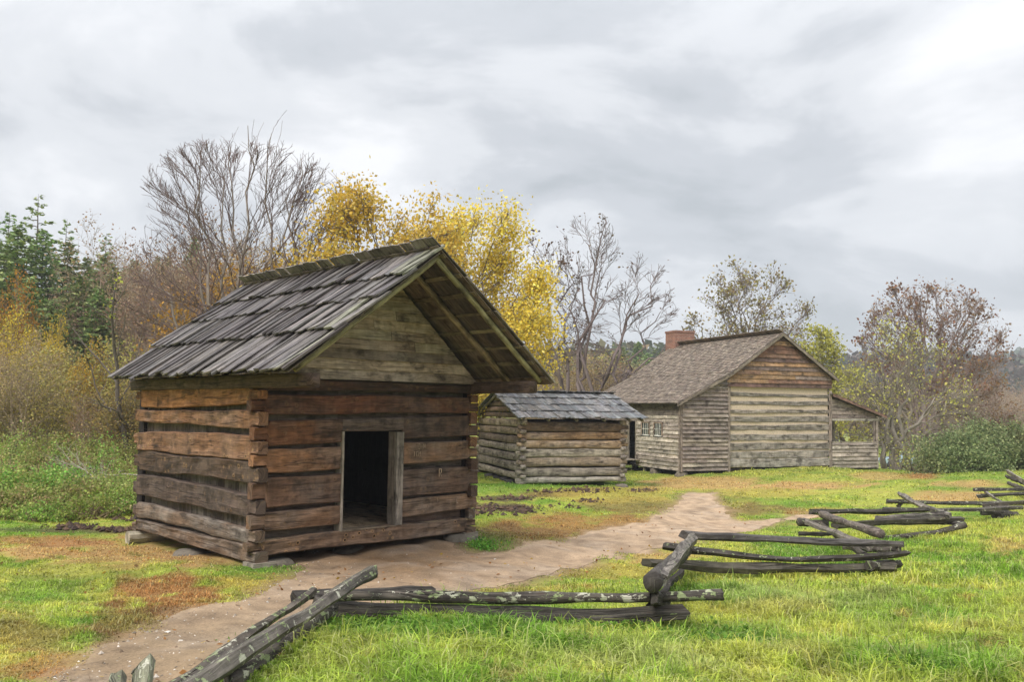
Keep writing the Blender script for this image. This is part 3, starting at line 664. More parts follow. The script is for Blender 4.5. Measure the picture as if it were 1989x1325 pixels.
# faint carved initials on the logs right of the doorway
def carve(txts, cols_mat):
    strokes = {'J':[(.7,1,.7,.2),(.7,.2,.4,0),(.4,0,.1,.2),(.3,1,1,1)],'O':[(.2,0,.8,0),(.8,0,.8,1),(.8,1,.2,1),(.2,1,.2,0)],'H':[(.1,0,.1,1),(.8,0,.8,1),(.1,.5,.8,.5)],'N':[(.1,0,.1,1),(.1,1,.8,0),(.8,0,.8,1)],
      'T':[(.45,0,.45,1),(.05,1,.85,1)],'M':[(.05,0,.1,1),(.1,1,.45,.4),(.45,.4,.8,1),(.8,1,.85,0)],'R':[(.1,0,.1,1),(.1,1,.7,.95),(.7,.95,.65,.5),(.65,.5,.1,.5),(.3,.5,.8,0)],'S':[(.7,1,.2,.9),(.2,.9,.2,.55),(.2,.55,.7,.4),(.7,.4,.6,0),(.6,0,.1,.05)],'I':[(.4,0,.4,1)],'C':[(.8,.9,.3,.9),(.3,.9,.15,.5),(.15,.5,.3,.05),(.3,.05,.8,.1)]}
    mb = MB()
    for (txt, s, z, h) in txts:
        for ch in txt:
            for (x0,y0,x1,y1) in strokes.get(ch, []):
                p = A(s+x0*h*.62,-.036,z+y0*h); q = A(s+x1*h*.62,-.036,z+y1*h); d = q-p; L = np.linalg.norm(d); d = d/L; pr = A(-d[2],0,d[0])*h*.045
                board(mb, p-pr, d*L, pr*2, Y_*.006, jit((.30,.22,.15),.2,rng), rng)
            s += h*.72
    return mb
for t_ in (('JOHN',2.78,1.53,.075),('TOM',2.74,1.41,.075),('R',3.28,1.06,.13),('S',3.25,.66,.06),('C',3.66,.60,.11)):
    carve([t_],None).build('carved_letters', PLANK, fw, SH1)

# ------------------------------------------------------------------ corn crib (middle)
rng = random.Random(33)
SH2 = (.011,-.005); W2, D2, HW2 = 3.724, 5.265, 2.086
H2 = thing('log_corn_crib', 'small low log crib with dark shake roof between the smokehouse and the big house', 'log building', (.301,28.317,-.25), .311)
fr2 = [(.01,.195),(.215,.50),(.535,.845),(.84,1.11),(1.13,1.40),(1.415,1.67),(1.69,2.0)]
sd2 = [(.10,.33),(.39,.68),(.69,.97),(1.0,1.25),(1.27,1.53),(1.55,1.80),(1.82,2.08)]
cc = sorted([((a+b)/2,'f',i) for i,(a,b) in enumerate(fr2)]+[((a+b)/2,'s',i) for i,(a,b) in enumerate(sd2)])
tg = {}
for k,(c,w_,i) in enumerate(cc):
    tg[(w_,i)] = ((cc[k-1][0]+c)/2 if k else 0, (cc[k+1][0]+c)/2 if k<len(cc)-1 else 2.09)
cols2 = [(.30,.275,.23),(.24,.205,.165),(.27,.205,.145),(.30,.26,.20),(.33,.225,.135),(.28,.17,.09),(.15,.095,.062)]
colsS = [(.32,.28,.22),(.22,.19,.16),(.21,.18,.155),(.26,.225,.19),(.16,.12,.095),(.24,.18,.13),(.27,.21,.15)]
def crib_wall(name, org, e, n, L, rows, key, cols, yb):
    mb = MB(); a = A(*org)+A(*e)*.1-A(*n)*.19; board(mb, a+Z_*.08, A(*e)*(L-.2), Z_*1.95, -A(*n)*.02, (.06,.048,.04), rng); wl = mb.build(name, DARKIN, H2, SH2)
    for i,(a_,b_) in enumerate(rows):
        mb = MB(); log(mb, A(*org)-A(*e)*.09, e, n, L+.18, (a_,a_),(b_,b_), .17, cols[i], rng, 3.2, tg[(key,i)], tg[(key,i)], .23, .02, (0,.3,.45), 26, inset=rng.uniform(-.012,.01), m=12)
        mb.build('log', WOOD, wl, SH2, True)
crib_wall('front_wall', (0,0,0), X_, -Y_, W2, fr2, 'f', cols2, 0)
crib_wall('side_wall', (0,0,0), Y_, -X_, D2, sd2, 's', colsS, 0)
crib_wall('side_wall', (W2,0,0), Y_, X_, D2, sd2, 's', colsS, 0)
crib_wall('rear_wall', (0,D2,0), X_, Y_, W2, fr2, 'f', cols2, 0)
# gable logs under the left roof end (ridge runs along the front)
mb = MB(); gz = 2.12
for i,(h_) in enumerate((.20,.20,.19,.17)):
    k = (gz-2.08)/(2.95-2.08); a = D2/2*k+.12; b = D2-a
    for x0, nn in ((.0,-X_),(W2,X_)):
        log(mb, A(x0,a,0), Y_, nn, b-a, (gz,gz),(gz+h_-.02,gz+h_-.02), .15, jit((.19,.13,.095),.2,rng), rng, 3, amp=.008, nseg=12, m=10)
    gz += h_
mb.build('gable_logs', WOOD, H2, SH2, True)
slate=[(.115,.120,.130),(.13,.135,.145),(.10,.105,.115),(.15,.155,.16)]
OE, ze2, zr2, oL, oR = .257, 2.105, 2.986, .20, .69
l2 = math.hypot(D2/2+OE, zr2-ze2); Ua = A(0,D2/2+OE,zr2-ze2)/l2; Na = A(0,-Ua[2],Ua[1])
mb = MB(); slope(mb, A(-oL,-OE,ze2), Ua, X_, Na, W2+oL+oR, [(0,.25*l2),(.25*l2,.5*l2),(.5*l2,.76*l2),(.76*l2,l2-.02)], (.10,.24), .02, slate, rng, .04, .12, .04, .01)
mb.build('roof', SHAKE, H2, SH2)
Ub = A(0,-Ua[1],Ua[2]); Nb = A(0,Ua[2],Ua[1])
mb = MB(); slope(mb, A(W2+oR,D2+OE,ze2), Ub, -X_, Nb, W2+oL+oR, [(0,.25*l2),(.25*l2,.5*l2),(.5*l2,.76*l2),(.76*l2,l2+.13)], (.10,.24), .02, slate, rng, .05, .1, .04, .01)
mb.build('roof', SHAKE, H2, SH2)
for xx in (-.08, .9, 1.9, 2.9, W2+.1, W2+oR-.12):
    mb = MB()
    for (E0,U,N) in ((A(xx,-OE,ze2),Ua,Na),(A(xx,D2+OE,ze2),Ub,Nb)):
        tube(mb, [E0+U*(.08+k*(l2-.12)/5)-N*.07+A(rng.uniform(-.01,.01),0,0) for k in range(6)], [.05]*6, (.20,.17,.13), rng, (0,0,.4), 6, True)
    mb.build('rafter', WOOD, H2, SH2, True)
for c, r in (((W2-.1,.05,-.2),(.25,.22,.14)),((.05,.05,-.12),(.2,.2,.13)),((.0,D2-.1,-.12),(.3,.3,.16))):
    mb = MB(); stone(mb, c, r, rng); mb.build('foundation_stone', STONE, H2, None, True)
for k,(c, r) in enumerate((((.05,1.1,-.06),(.22,.24,.13)),((.1,1.9,-.05),(.2,.28,.13)),((.08,2.7,-.06),(.2,.2,.12)),((.1,3.6,-.06),(.25,.3,.14)))):
    mb = MB(); stone(mb, c, r, rng); mb.build('dark_foundation_stone', DSTONE, H2, None, True)

# ------------------------------------------------------------------ big house
rng = random.Random(44)
SH3 = (.006,-.010); SA, SB, SCp, D3 = 2.365, 7.68, 10.44, 8.63
H3 = thing('log_house', 'largest log house with brick chimney, lean-to, chinked end wall and side porch', 'log house', (6.998,36.039,-.35), .364)
XR3, ZR3, ZK, ZL, ZRe = 5.005, 5.957, 4.16, 2.852, 4.0
# log pen
mb = MB(); board(mb, A(SA+.05,.035,.12), X_*(SB-SA-.1), Z_*3.75, Y_*.05, (.60,.50,.34), rng); pen = mb.build('end_wall', CHINK, H3, SH3)
hl = [(.13,.47),(.50,.82),(.86,1.20),(1.26,1.60),(1.70,2.00),(2.06,2.36),(2.42,2.68),(2.78,3.06),(3.16,3.42)]
hr = [(.12,.48),(.50,.84),(.88,1.20),(1.26,1.60),(1.70,2.02),(2.06,2.38),(2.46,2.72),(2.80,3.08),(3.13,3.36)]
hc = [(.37,.34,.30),(.31,.28,.245),(.25,.225,.19),(.30,.27,.23),(.24,.215,.175),(.22,.20,.165),(.30,.26,.215),(.235,.21,.18),(.20,.18,.15)]
for i in range(9):
    mb = MB(); log(mb, A(SA,0,0), X_, -Y_, SB-SA, (hl[i][0],hr[i][0]), (hl[i][1]-(.0,.03,.05,.08,.10,.07,.12,.11,.10)[i],hr[i][1]-(.0,.03,.05,.06,.06,.07,.11,.10,.10)[i]), .14, tuple(.9*q for q in hc[i]), rng, 5, amp=.022, ex=(0,.15,.5), nseg=30, m=12)
    mb.build('log', WOOD, pen, SH3)
def clap(mb, O, E, L0f, L1f, z0, z1, n, h, cols, rng, ex=(0,.1,.5), splitp=.5, lap=.03):
    """lapped clapboards on a wall: O origin, E along, L0f/L1f give the start/end at a height, n outward normal"""
    z = z0
    while z < z1-.02:
        hh = min(h, z1-z); a, b = L0f(z+hh), L1f(z+hh); a0, b0 = L0f(z), L1f(z)
        if b-a < .08: break
        cuts=[0,1]
        if b-a > 1.3 and rng.random()<splitp: cuts=[0,rng.uniform(.25,.75),1]
        for j in range(len(cuts)-1):
            p0, p1 = cuts[j], cuts[j+1]; c = jit(cols[rng.randrange(len(cols))],.2,rng); sd = rng.uniform(0,50)
            xa, xb = a0+(b0-a0)*p0+.002, a0+(b0-a0)*p1-.002; ta_, tb_ = a+(b-a)*p0, a+(b-a)*p1
            lp = lap*rng.uniform(.8,1.3); sg = rng.uniform(-.012,.012)
            P = [O+E*xa+n*lp+Z_*(z+sg), O+E*xb+n*lp+Z_*(z-sg), O+E*tb_+n*.004+Z_*(z+hh+.012), O+E*ta_+n*.004+Z_*(z+hh+.012), O+E*xa+n*.002+Z_*(z+sg), O+E*xb+n*.002+Z_*(z-sg)]
            uv = [(xa+sd,0,sd),(xb+sd,0,sd),(tb_+sd,hh,sd),(ta_+sd,hh,sd),(xa+sd,-.03,sd),(xb+sd,-.03,sd)]
            fs = [(0,1,2,3),(4,5,1,0)]
            if np.dot(np.cross(E,Z_), n) < 0: fs = [f[::-1] for f in fs]
            mb.add(P, fs, uv, c, ex)
        z += h
def zroof(s):
    return ZL+(ZK-ZL)*(s+.25)/(SA+.25) if s<SA else ZK+(ZR3-ZK)*(s-SA)/(XR3-SA) if s<XR3 else ZR3+(ZRe-ZR3)*(s-XR3)/(SB+.3-XR3)
def sleft(z): # left roof line at height z
    return -.25+(SA+.25)*(z-ZL)/(ZK-ZL) if z<ZK else SA+(XR3-SA)*(z-ZK)/(ZR3-ZK)
def sright(z): return XR3+(SB+.3-XR3)*(z-ZR3)/(ZRe-ZR3)
grc=[(.22,.175,.145),(.25,.20,.165),(.185,.15,.13),(.29,.24,.19)]
redc=[(.20,.105,.07),(.26,.15,.095),(.14,.085,.07),(.32,.19,.10),(.22,.16,.13),(.17,.10,.075)]
mb = MB(); clap(mb, A(0,0,0), X_, lambda z: max(.07,sleft(z)+.10), lambda z: SA-.06, .02, 3.95, -Y_ if False else -Y_, .163, grc, rng, lap=.045) if False else None
def CW(name, O, E, f0, f1, z0, z1, n, h, cols, **k):
    mb = MB(); clap(mb, O, E, f0, f1, z0, z1, n, h, cols, rng, **k); return mb.build(name, PLANK, H3, SH3)
CW('leanto_end_boards', A(0,-.005,0), X_, lambda z: max(.07,sleft(z+.06)+.05), lambda z: SA-.06, .02, 4.02, -Y_, .172, grc, lap=.075)
CW('gable_boards', A(0,-.03,0), X_, lambda z: max(SA-.12,sleft(z+.06)+.06), lambda z: min(SB+.12,sright(z+.05)-.06), 3.55, ZR3-.10, -Y_, .185, redc, lap=.045, ex=(0,.2,.25))
CW('rear_boards', A(0,D3,0), X_, lambda z: max(.05,sleft(z)+.08), lambda z: min(SB,sright(z)-.06), .02, ZR3-.1, Y_, .19, grc)
# side wall under the long eave, with door and two small windows
WZ0, WZ1 = 1.39, 1.98
wtan=[(.36,.31,.255),(.40,.345,.285),(.31,.265,.22),(.43,.375,.31)]
mb = MB()
n_ = -X_
clap(mb, A(-.002,0,0), Y_, lambda z: .06, lambda z: 3.66, .02, WZ0-.03, n_, .165, wtan, rng, lap=.04)
for f0,f1 in ((.06,1.33),(2.16,2.42),(3.25,3.66)):
    clap(mb, A(-.002,0,0), Y_, lambda z,f0=f0: f0, lambda z,f1=f1: f1, WZ0-.03, WZ1+.04, n_, .165, wtan, rng, lap=.04, splitp=0)
clap(mb, A(-.002,0,0), Y_, lambda z: .06, lambda z: 3.66, WZ1+.04, 2.32, n_, .15, wtan, rng, lap=.03)
clap(mb, A(-.002,0,0), Y_, lambda z: .02, lambda z: D3, 2.32, 2.86, n_, .27, [(.12,.10,.088),(.14,.115,.10)], rng, lap=.02)
clap(mb, A(-.002,0,0), Y_, lambda z: 4.46, lambda z: D3, .02, 2.32, n_, .165, grc, rng, lap=.04)
mb.build('side_boards', PLANK, H3, SH3)
# dark backing walls inside and floor frame
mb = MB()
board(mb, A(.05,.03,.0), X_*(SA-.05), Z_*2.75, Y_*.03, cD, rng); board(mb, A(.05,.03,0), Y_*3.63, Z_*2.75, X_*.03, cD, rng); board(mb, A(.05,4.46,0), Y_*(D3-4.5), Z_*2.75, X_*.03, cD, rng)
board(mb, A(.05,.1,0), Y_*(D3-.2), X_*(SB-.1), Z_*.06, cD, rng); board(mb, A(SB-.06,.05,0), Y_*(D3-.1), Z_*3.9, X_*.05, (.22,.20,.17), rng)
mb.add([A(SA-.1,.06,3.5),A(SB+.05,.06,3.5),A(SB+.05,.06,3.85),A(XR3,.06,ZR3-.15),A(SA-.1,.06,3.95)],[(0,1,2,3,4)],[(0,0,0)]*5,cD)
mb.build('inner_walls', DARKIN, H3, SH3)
# corner boards
for (o, e, w_, d_, zt) in ((A(-.035,-.045,-.02),X_*.13,0,Y_*.035,2.82),(A(-.035,-.045,-.02),X_*.035,0,Y_*.15,2.72),(A(SA-.07,-.05,-.06),X_*.13,0,Y_*.04,3.98),(A(SB-.02,-.05,-.02),X_*.14,0,Y_*.04,3.48)):
    mb = MB(); board(mb, o, Z_*zt, e, d_, (.25,.20,.165), rng, (0,0,.5)); mb.build('corner_board', PLANK, H3, SH3)
# windows with six panes
m, nt = new_mat('old_glass'); b = nd(nt,'ShaderNodeBsdfPrincipled',{'Base Color':(.035,.04,.045,1),'Roughness':.12}); nd(nt,'ShaderNodeOutputMaterial',{'Surface':b.outputs[0]}); GLASS = m
white=(.78,.76,.70)
for y0,y1 in ((1.38,2.11),(2.47,3.20)):
    mb = MB()
    for (o,du,dv) in ((A(-.05,y0,WZ0),Y_*(y1-y0),Z_*.05),(A(-.05,y0,WZ1-.02),Y_*(y1-y0),Z_*.04),(A(-.05,y0,WZ0),Z_*(WZ1-WZ0),Y_*.05),(A(-.05,y1-.05,WZ0),Z_*(WZ1-WZ0),Y_*.05)):
        board(mb, o, du, dv, X_*.04, white if o[2]<WZ0+.01 and dv[2] else (.36,.27,.21), rng)
    wf = mb.build('window', PLANK, H3, SH3)
    mb = MB()
    for k in (1,2,3): board(mb, A(-.042,y0+.05+(y1-y0-.1)*k/4-.009,WZ0+.05), Z_*(WZ1-WZ0-.07), Y_*.018, X_*.015, white, rng)
    board(mb, A(-.044,y0+.05,(WZ0+WZ1)/2), Y_*(y1-y0-.1), Z_*.018, X_*.015, white, rng); mb.build('muntins', PLANK, wf, SH3)
    mb = MB(); board(mb, A(-.025,y0+.04,WZ0+.04), Y_*(y1-y0-.08), Z_*(WZ1-WZ0-.05), X_*.008, (.04,.04,.04), rng); mb.build('pane', GLASS, wf, SH3)
# doorway, jamb, step
mb = MB(); board(mb, A(-.04,3.66,.30), Z_*1.72, Y_*.09, X_*.06, (.27,.23,.18), rng); board(mb, A(-.04,4.37,.30), Z_*1.72, Y_*.09, X_*.06, (.27,.23,.18), rng); board(mb, A(-.04,3.66,2.02), Y_*.8, Z_*.12, X_*.06, (.24,.20,.17), rng)
df = mb.build('door_frame', PLANK, H3, SH3)
mb = MB(); board(mb, A(-.95,3.3,.14), Y_*2.2, Z_*.13, X_*.05, (.42,.36,.27), rng)
for k in range(4): board(mb, A(-.92+k*.225,3.3,.27), Y_*2.2, X_*.215, Z_*.035, jit((.36,.31,.24),.2,rng), rng)
board(mb, A(-.9,3.5,-.35), Z_*.5, X_*.1, Y_*.1, (.16,.17,.10), rng); board(mb, A(-.9,5.2,-.35), Z_*.5, X_*.1, Y_*.1, (.16,.17,.10), rng)
mb.build('stoop', PLANK, H3, SH3)
# roofs with short shingles
def shingles(mb, E0, U, T, N, L, S, rowh, cols, rng, wid=(.09,.17)):
    n = int(S/rowh)
    for r in range(n+1):
        a = r*rowh; ln = min(rowh*1.5, S-a+.02)
        if ln < .04: break
        x = 0
        while x < L-.01:
            w_ = min(rng.uniform(*wid), L-x); lf = rng.uniform(.022,.036); aj = a-rng.uniform(0,.02)
            p = E0+U*aj+T*x+N*lf; q = p+T*(w_-.006); up = U*ln-N*(lf*.9); d = N*-.016; c = jit(cols[rng.randrange(len(cols))],.25,rng); sd = rng.uniform(0,50)
            mb.add([p,q,q+up,p+up,p+d,q+d],[(0,1,2,3),(4,5,1,0)] if np.dot(np.cross(T,U),N)>0 else [(3,2,1,0),(0,1,5,4)],[(sd,0,sd),(sd,w_,sd),(sd+ln,w_,sd),(sd+ln,0,sd),(sd,0,sd),(sd,w_,sd)],c,(0,0,.5))
            x += w_
sc3=[(.185,.145,.11),(.215,.17,.13),(.15,.115,.09),(.25,.20,.155)]
OF3 = .246
def roofplane(s0,z0,s1,z1,y0,y1,name,rowh,deck=True):
    l = math.hypot(s1-s0,z1-z0); U = A(s1-s0,0,z1-z0)/l; N = A(-U[2],0,U[0]) if U[0]>0 else A(U[2],0,-U[0])
    mb = MB(); shingles(mb, A(s0,y0,z0), U, Y_, N, y1-y0, l, rowh, sc3, rng)
    if deck: board(mb, A(s0,y0+.02,z0)-N*.045, U*l, Y_*(y1-y0-.04), N*.03, (.10,.085,.07), rng)
    return mb, U, N, l
mb,_,_,_ = roofplane(-.30,ZL-.03,SA,ZK,-OF3,D3+.2,'roof',.155)
mb2,_,_,_ = roofplane(SA,ZK,XR3,ZR3,-OF3,D3+.2,'roof',.155)
for q in (mb2,):
    b0 = len(mb.V); mb.V += q.V; mb.T += q.T; mb.U += q.U; mb.E += q.E; mb.L += [i+b0 for i in q.L]; mb.S += q.S
rf3 = mb.build('roof', PLANK, H3, SH3)
mb,_,_,_ = roofplane(SB+.33,ZRe-.02,XR3,ZR3,-OF3,D3+.2,'roof',.155); mb.build('roof', PLANK, H3, SH3)
mb = MB() # ridge cap: top shingles standing proud
x = 0
while x < D3+.4:
    w_ = rng.uniform(.1,.18); board(mb, A(XR3+.20,-OF3+x,ZR3-.10), A(-.42,0,.24)*1.0, Y_*w_, A(.012,0,.02), jit(sc3[0],.2,rng), rng, rag=.01); x += w_
mb.build('ridge_cap', PLANK, rf3, SH3)
mb = MB() # rake boards
for (a,b) in (((-.30,ZL-.02),(SA,ZK)),((SA,ZK),(XR3,ZR3)),((XR3,ZR3),(SB+.33,ZRe-.02))):
    d = A(b[0]-a[0],0,b[1]-a[1]); board(mb, A(a[0],-OF3-.02,a[1]-.15), d, Z_*.13, Y_*.03, (.20,.165,.13), rng, (0,0,.4)); board(mb, A(a[0],-OF3-.01,a[1]-.03), d, Z_*.03, Y_*.24, (.16,.13,.11), rng)
mb.build('rake_boards', PLANK, H3, SH3)
# porch on the right
pz0, pz1 = 3.33, 2.37
mb,_,_,_ = roofplane(SCp+.28,pz1,SB+.02,pz0,-OF3,D3+.1,'porch_roof',.16)
d = A(SCp+.28-SB,0,pz1-pz0); board(mb, A(SB+.02,-OF3-.02,pz0-.12), d, Z_*.12, Y_*.03, (.20,.12,.09), rng)
mb.build('porch_roof', PLANK, H3, SH3)
def pline(z): return SB+(SCp+.28-SB)*(pz0-z)/(pz0-pz1)
CW('porch_gable_boards', A(0,0,0), X_, lambda z: SB+.12, lambda z: min(SCp-.02,pline(z+.12)), 2.24, 3.2, -Y_, .17, grc, lap=.035)
CW('porch_skirt_boards', A(0,0,0), X_, lambda z: SB+.12, lambda z: SCp-.08, .02, 1.14, -Y_, .172, [(.31,.27,.22),(.35,.31,.25),(.27,.235,.19)], lap=.05)
mb = MB(); board(mb, A(SB+.12,-.03,2.13), X_*(SCp-SB-.12), Z_*.10, Y_*.06, (.36,.33,.28), rng); board(mb, A(SB+.12,-.02,1.12), X_*(SCp-SB-.2), Z_*.07, Y_*.05, (.33,.29,.23), rng); board(mb, A(SB+.1,.05,0), X_*(SCp-SB-.15), Y_*(D3-.1), Z_*.06, (.20,.17,.14), rng)
mb.build('porch_frame', PLANK, H3, SH3)
for yy in (-.02,2.8,5.6,D3-.1):
    mb = MB(); board(mb, A(SCp-.11,yy,-.02), Z_*2.22, X_*.12, Y_*.12, (.30,.25,.20), rng, (0,0,.5)); mb.build('porch_post', PLANK, H3, SH3)
mb = MB()
board(mb, A(SCp-.28,-.03,1.1), Z_*1.05, X_*.1, Y_*.05, (.23,.19,.155), rng)
board(mb, A(SCp-.09,.1,.85), Y_*(D3-.2), Z_*.08, X_*.04, (.22,.19,.15), rng); board(mb, A(SB+.1,D3-.1,1.12), X_*(SCp-SB-.2), Z_*.07, Y_*.05, (.22,.2,.17), rng)
mb.build('porch_rail', PLANK, H3, SH3)
mb = MB(); board(mb, A(SB+.05,D3-.16,.8), X_*(SCp-SB-.1), Z_*.30, Y_*.03, cD, rng); mb.build('porch_bench', DARKIN, H3, SH3)
# chimney at the far gable, red brick
def brick_mat():
    m, nt = new_mat('red_brick'); U = attr(nt,'uvw').outputs['Vector']
    br = nd(nt,'ShaderNodeTexBrick',{'Vector':U,'Color1':(.33,.14,.095,1),'Color2':(.24,.11,.08,1),'Mortar':(.34,.27,.21,1),'Scale':1.0,'Mortar Size':.008,'Brick Width':.21,'Row Height':.075})
    n = noise(nt,U,4,4); c = nd(nt,'ShaderNodeVectorMath',{0:br.outputs[0],'Scale':ramp(nt,n,[(.3,.75),(.7,1.2)])},operation='SCALE').outputs[0]
    b = nd(nt,'ShaderNodeBsdfPrincipled',{'Base Color':c,'Roughness':.9,'Normal':nd(nt,'ShaderNodeBump',{'Strength':.4,'Distance':.02,'Height':br.outputs[1]},invert=True).outputs[0]})
    nd(nt,'ShaderNodeOutputMaterial',{'Surface':b.outputs[0]}); return m
BRICK = brick_mat()
def bbox(mb, x0,x1,y0,y1,z0,z1):
    for (P,w_) in (((A(x0,y0,z0),A(x1,y0,z0)),1),((A(x1,y0,z0),A(x1,y1,z0)),1),((A(x1,y1,z0),A(x0,y1,z0)),1),((A(x0,y1,z0),A(x0,y0,z0)),1)):
        p,q = P; L = np.linalg.norm(q-p); h = z1-z0
        mb.add([p,q,q+Z_*h,p+Z_*h],[(0,1,2,3)],[(0,z0,0),(L,z0,0),(L,z1,0),(0,z1,0)],(1,1,1))
    mb.add([A(x0,y0,z1),A(x1,y0,z1),A(x1,y1,z1),A(x0,y1,z1)],[(0,1,2,3)],[(x0,y0,0),(x1,y0,0),(x1,y1,0),(x0,y1,0)],(1,1,1))
mb = MB(); bbox(mb, XR3-.30,XR3+.86,D3-.55,D3+.45,3.5,6.62); bbox(mb, XR3-.33,XR3+.89,D3-.58,D3+.48,6.62,6.72)
mb.build('chimney', BRICK, rf3, SH3)
# piers
for c, r in (((.15,.15,-.18),(.28,.22,.20)),((.15,2.2,-.22),(.30,.26,.22)),((1.2,.3,-.15),(.3,.2,.14)),((SA,.25,-.12),(.25,.2,.16)),((SB,.2,-.10),(.24,.2,.14)),((SCp-.1,.2,-.10),(.26,.2,.15)),((8.6,.15,-.12),(.22,.15,.16))):
    mb = MB(); stone(mb, c, r, rng); mb.build('pier_stone', STONE, H3, None, True)
for xx,yy in ((.1,3.1),(.15,4.2),(.12,5.4),(1.3,6.0),(3,.6)):
    mb = MB(); tube(mb, [A(xx,yy,-.75),A(xx,yy,.02)], [.09,.085], (.18,.17,.11), rng, (0,0,.5), 8, True); mb.build('pier_post', WOOD, H3, None, True)

# ------------------------------------------------------------------ split rail fence
rng = random.Random(55)
FN = thing('split_rail_fence', 'low zigzag split rail fence of dark lichen-spotted rails crossing the foreground', 'fence', (1.3,8.2,g1(1.3,8.2)))
bpy.context.view_layer.update()
FL = A(1.3,8.2,g1(1.3,8.2))
bK=(.058,.050,.043); bG=(.20,.175,.15); bB=(.10,.082,.062); bM=(.078,.065,.05)
def rail(a, b, r, c=bK, lich=.3, flat=1.0, sag=0.0, tri=False, up=0.0):
    """a, b = (u, v, distance); r = half thickness in metres"""
    P = at(*a)-FL; Q = at(*b)-FL; n = 20; rnd_ = r in ((.065,.062),(.078,.082)) or (not tri and c is bM); r0, r1 = (r if hasattr(r,'__len__') else (r,r)); mb = MB(); sd = rng.uniform(0,9)
    L = np.linalg.norm(Q-P); wy = wav(rng,.02); wz = wav(rng,.015)
    d = (Q-P)/L; side = np.cross(d, Z_); side /= np.linalg.norm(side)+1e-9; upv = np.cross(side, d)
    m = rng.choice((5,6,6,7)) if not rnd_ else 10; vs=[]; uv=[]
    prof = [1+(rng.uniform(-.26,.30) if not rnd_ else rng.uniform(-.06,.06)) for _ in range(m)]; aj = [rng.uniform(-.22,.22) if not rnd_ else 0 for _ in range(m)]
    tw = rng.uniform(-.7,.7); a0 = rng.uniform(0,6.28); cut = rng.uniform(-.10,.10), rng.uniform(-.10,.10)
    w3 = [wav(rng,.10) for _ in range(m)]
    for i in range(n+1):
        k = i/n; c_ = P+(Q-P)*k - Z_*sag*math.sin(math.pi*k) + side*wy(k*L) + Z_*wz(k*L)
        rr = (r0+(r1-r0)*k)*1.06; rr *= 1+.12*math.sin(sd+k*9)+.07*math.sin(sd*2+k*23)
        for j in range(m):
            a_ = a0+2*math.pi*j/m+aj[j]+tw*k; pr = prof[j]+w3[j](k*L*2.2)
            e_ = d*((cut[0] if i==0 else cut[1])*math.cos(a_)*.7 + rng.uniform(-.02,.02)) if i in (0,n) else 0
            vs.append(c_+side*math.cos(a_)*rr*pr/flat**.5+upv*math.sin(a_)*rr*pr*flat**.5 + e_); uv.append((k*L+sd*7, j/m*6.28*rr, sd))
    fs = [(i*m+j, i*m+(j+1)%m, (i+1)*m+(j+1)%m, (i+1)*m+j) for i in range(n) for j in range(m)]
    fs = [f[::-1] for f in fs] + [tuple(range(m)), tuple(range(n*m,(n+1)*m))[::-1]]
    mb.add(vs, fs, uv, c, (lich,0,.6)); mb.build('rail', RAILM, FN, None, rnd_)
# panel nearest the camera, bottom left
rail((722,1112,8.3),(345,1352,5.0),(.046,.046),(.115,.10,.082),.55,1.0,tri=True)
rail((612,1148,8.1),(330,1338,5.1),(.034,.036),bB,.70,1.0)
rail((655,1180,8.05),(440,1340,5.6),(.05,.058),bM,.6,1.5)
rail((283,1300,5.1),(262,1430,4.4),.052,(.16,.16,.10),.62)
rail((229,1311,5.0),(222,1430,4.4),.038,(.14,.14,.09),.5)
# first panel across
rail((640,1158,8.2),(1402,1156,8.3),(.050,.050),bM,.60,1.0,.035)
rail((570,1163,8.6),(840,1146,8.9),.042,bK,.1)
rail((612,1185,8.25),(1325,1190,8.25),(.085,.070),(.075,.065,.055),.15,1.35,.06,True)
rail((1272,1160,8.1),(1290,1172,8.6),.06,bK,.3,1.4)
# panel running away
rail((1266,1134,8.05),(1332,1070,12.2),(.078,.082),bK,.25)
rail((1288,1128,8.2),(1346,1046,12.5),(.052,.075),bG,.25,1.5,tri=True)
rail((1262,1182,8.3),(1322,1112,12.3),(.06,.06),bK,.2)
# second panel across
rail((1328,1040,12.7),(1756,1058,12.9),(.052,.050),(.085,.075,.07),.15,1.0,.02,True)
rail((1293,1062,12.5),(1762,1074,12.9),(.060,.050),bK,.35,1.0,.14)
rail((1254,1092,12.4),(1738,1102,12.9),(.062,.055),(.085,.075,.06),.1,1.4,.05)
rail((1690,1100,12.7),(1742,1098,13.2),.07,bK,.45)
# panel going back left
rail((1596,1000,17.2),(1712,1037,13.2),(.065,.062),(.17,.135,.115),.38)
rail((1560,1012,17.4),(1690,1066,13.4),(.04,.05),bG,.1,1.3)
rail((1598,1022,17.0),(1682,1080,13.0),(.05,.05),bB,.15,1.2)
rail((1640,1062,14.5),(1746,1066,12.9),.055,(.12,.10,.085),.5,1.2)
rail((1549,1016,17.3),(1608,1019,17.1),.068,bM,.25)
rail((1553,1037,17.0),(1612,1037,17.0),.045,bK,.1)
# third panel across
rail((1574,996,17.6),(1798,991,18.6),(.052,.052),bK,.3)
rail((1622,1020,17.6),(1866,1009,19.2),(.055,.07),(.085,.072,.055),.2,1.3,.0)
rail((1705,1044,18.0),(1872,1022,19.0),(.035,.07),bM,.5,1.0,.07)
rail((1700,1009,18.5),(1842,1002,18.8),(.055,.075),(.13,.115,.10),.3,1.2)
rail((1815,1017,19.2),(1874,1018,19.0),.045,bK,.35)
# panel going back left again
rail((1744,958,23),(1796,988,19.4),(.045,.055),bG,.15,1.4)
rail((1790,983,20),(1845,1002,18.6),(.05,.06),(.17,.15,.13),.25)
rail((1744,985,22.6),(1752,974,23),.05,bK,.1)
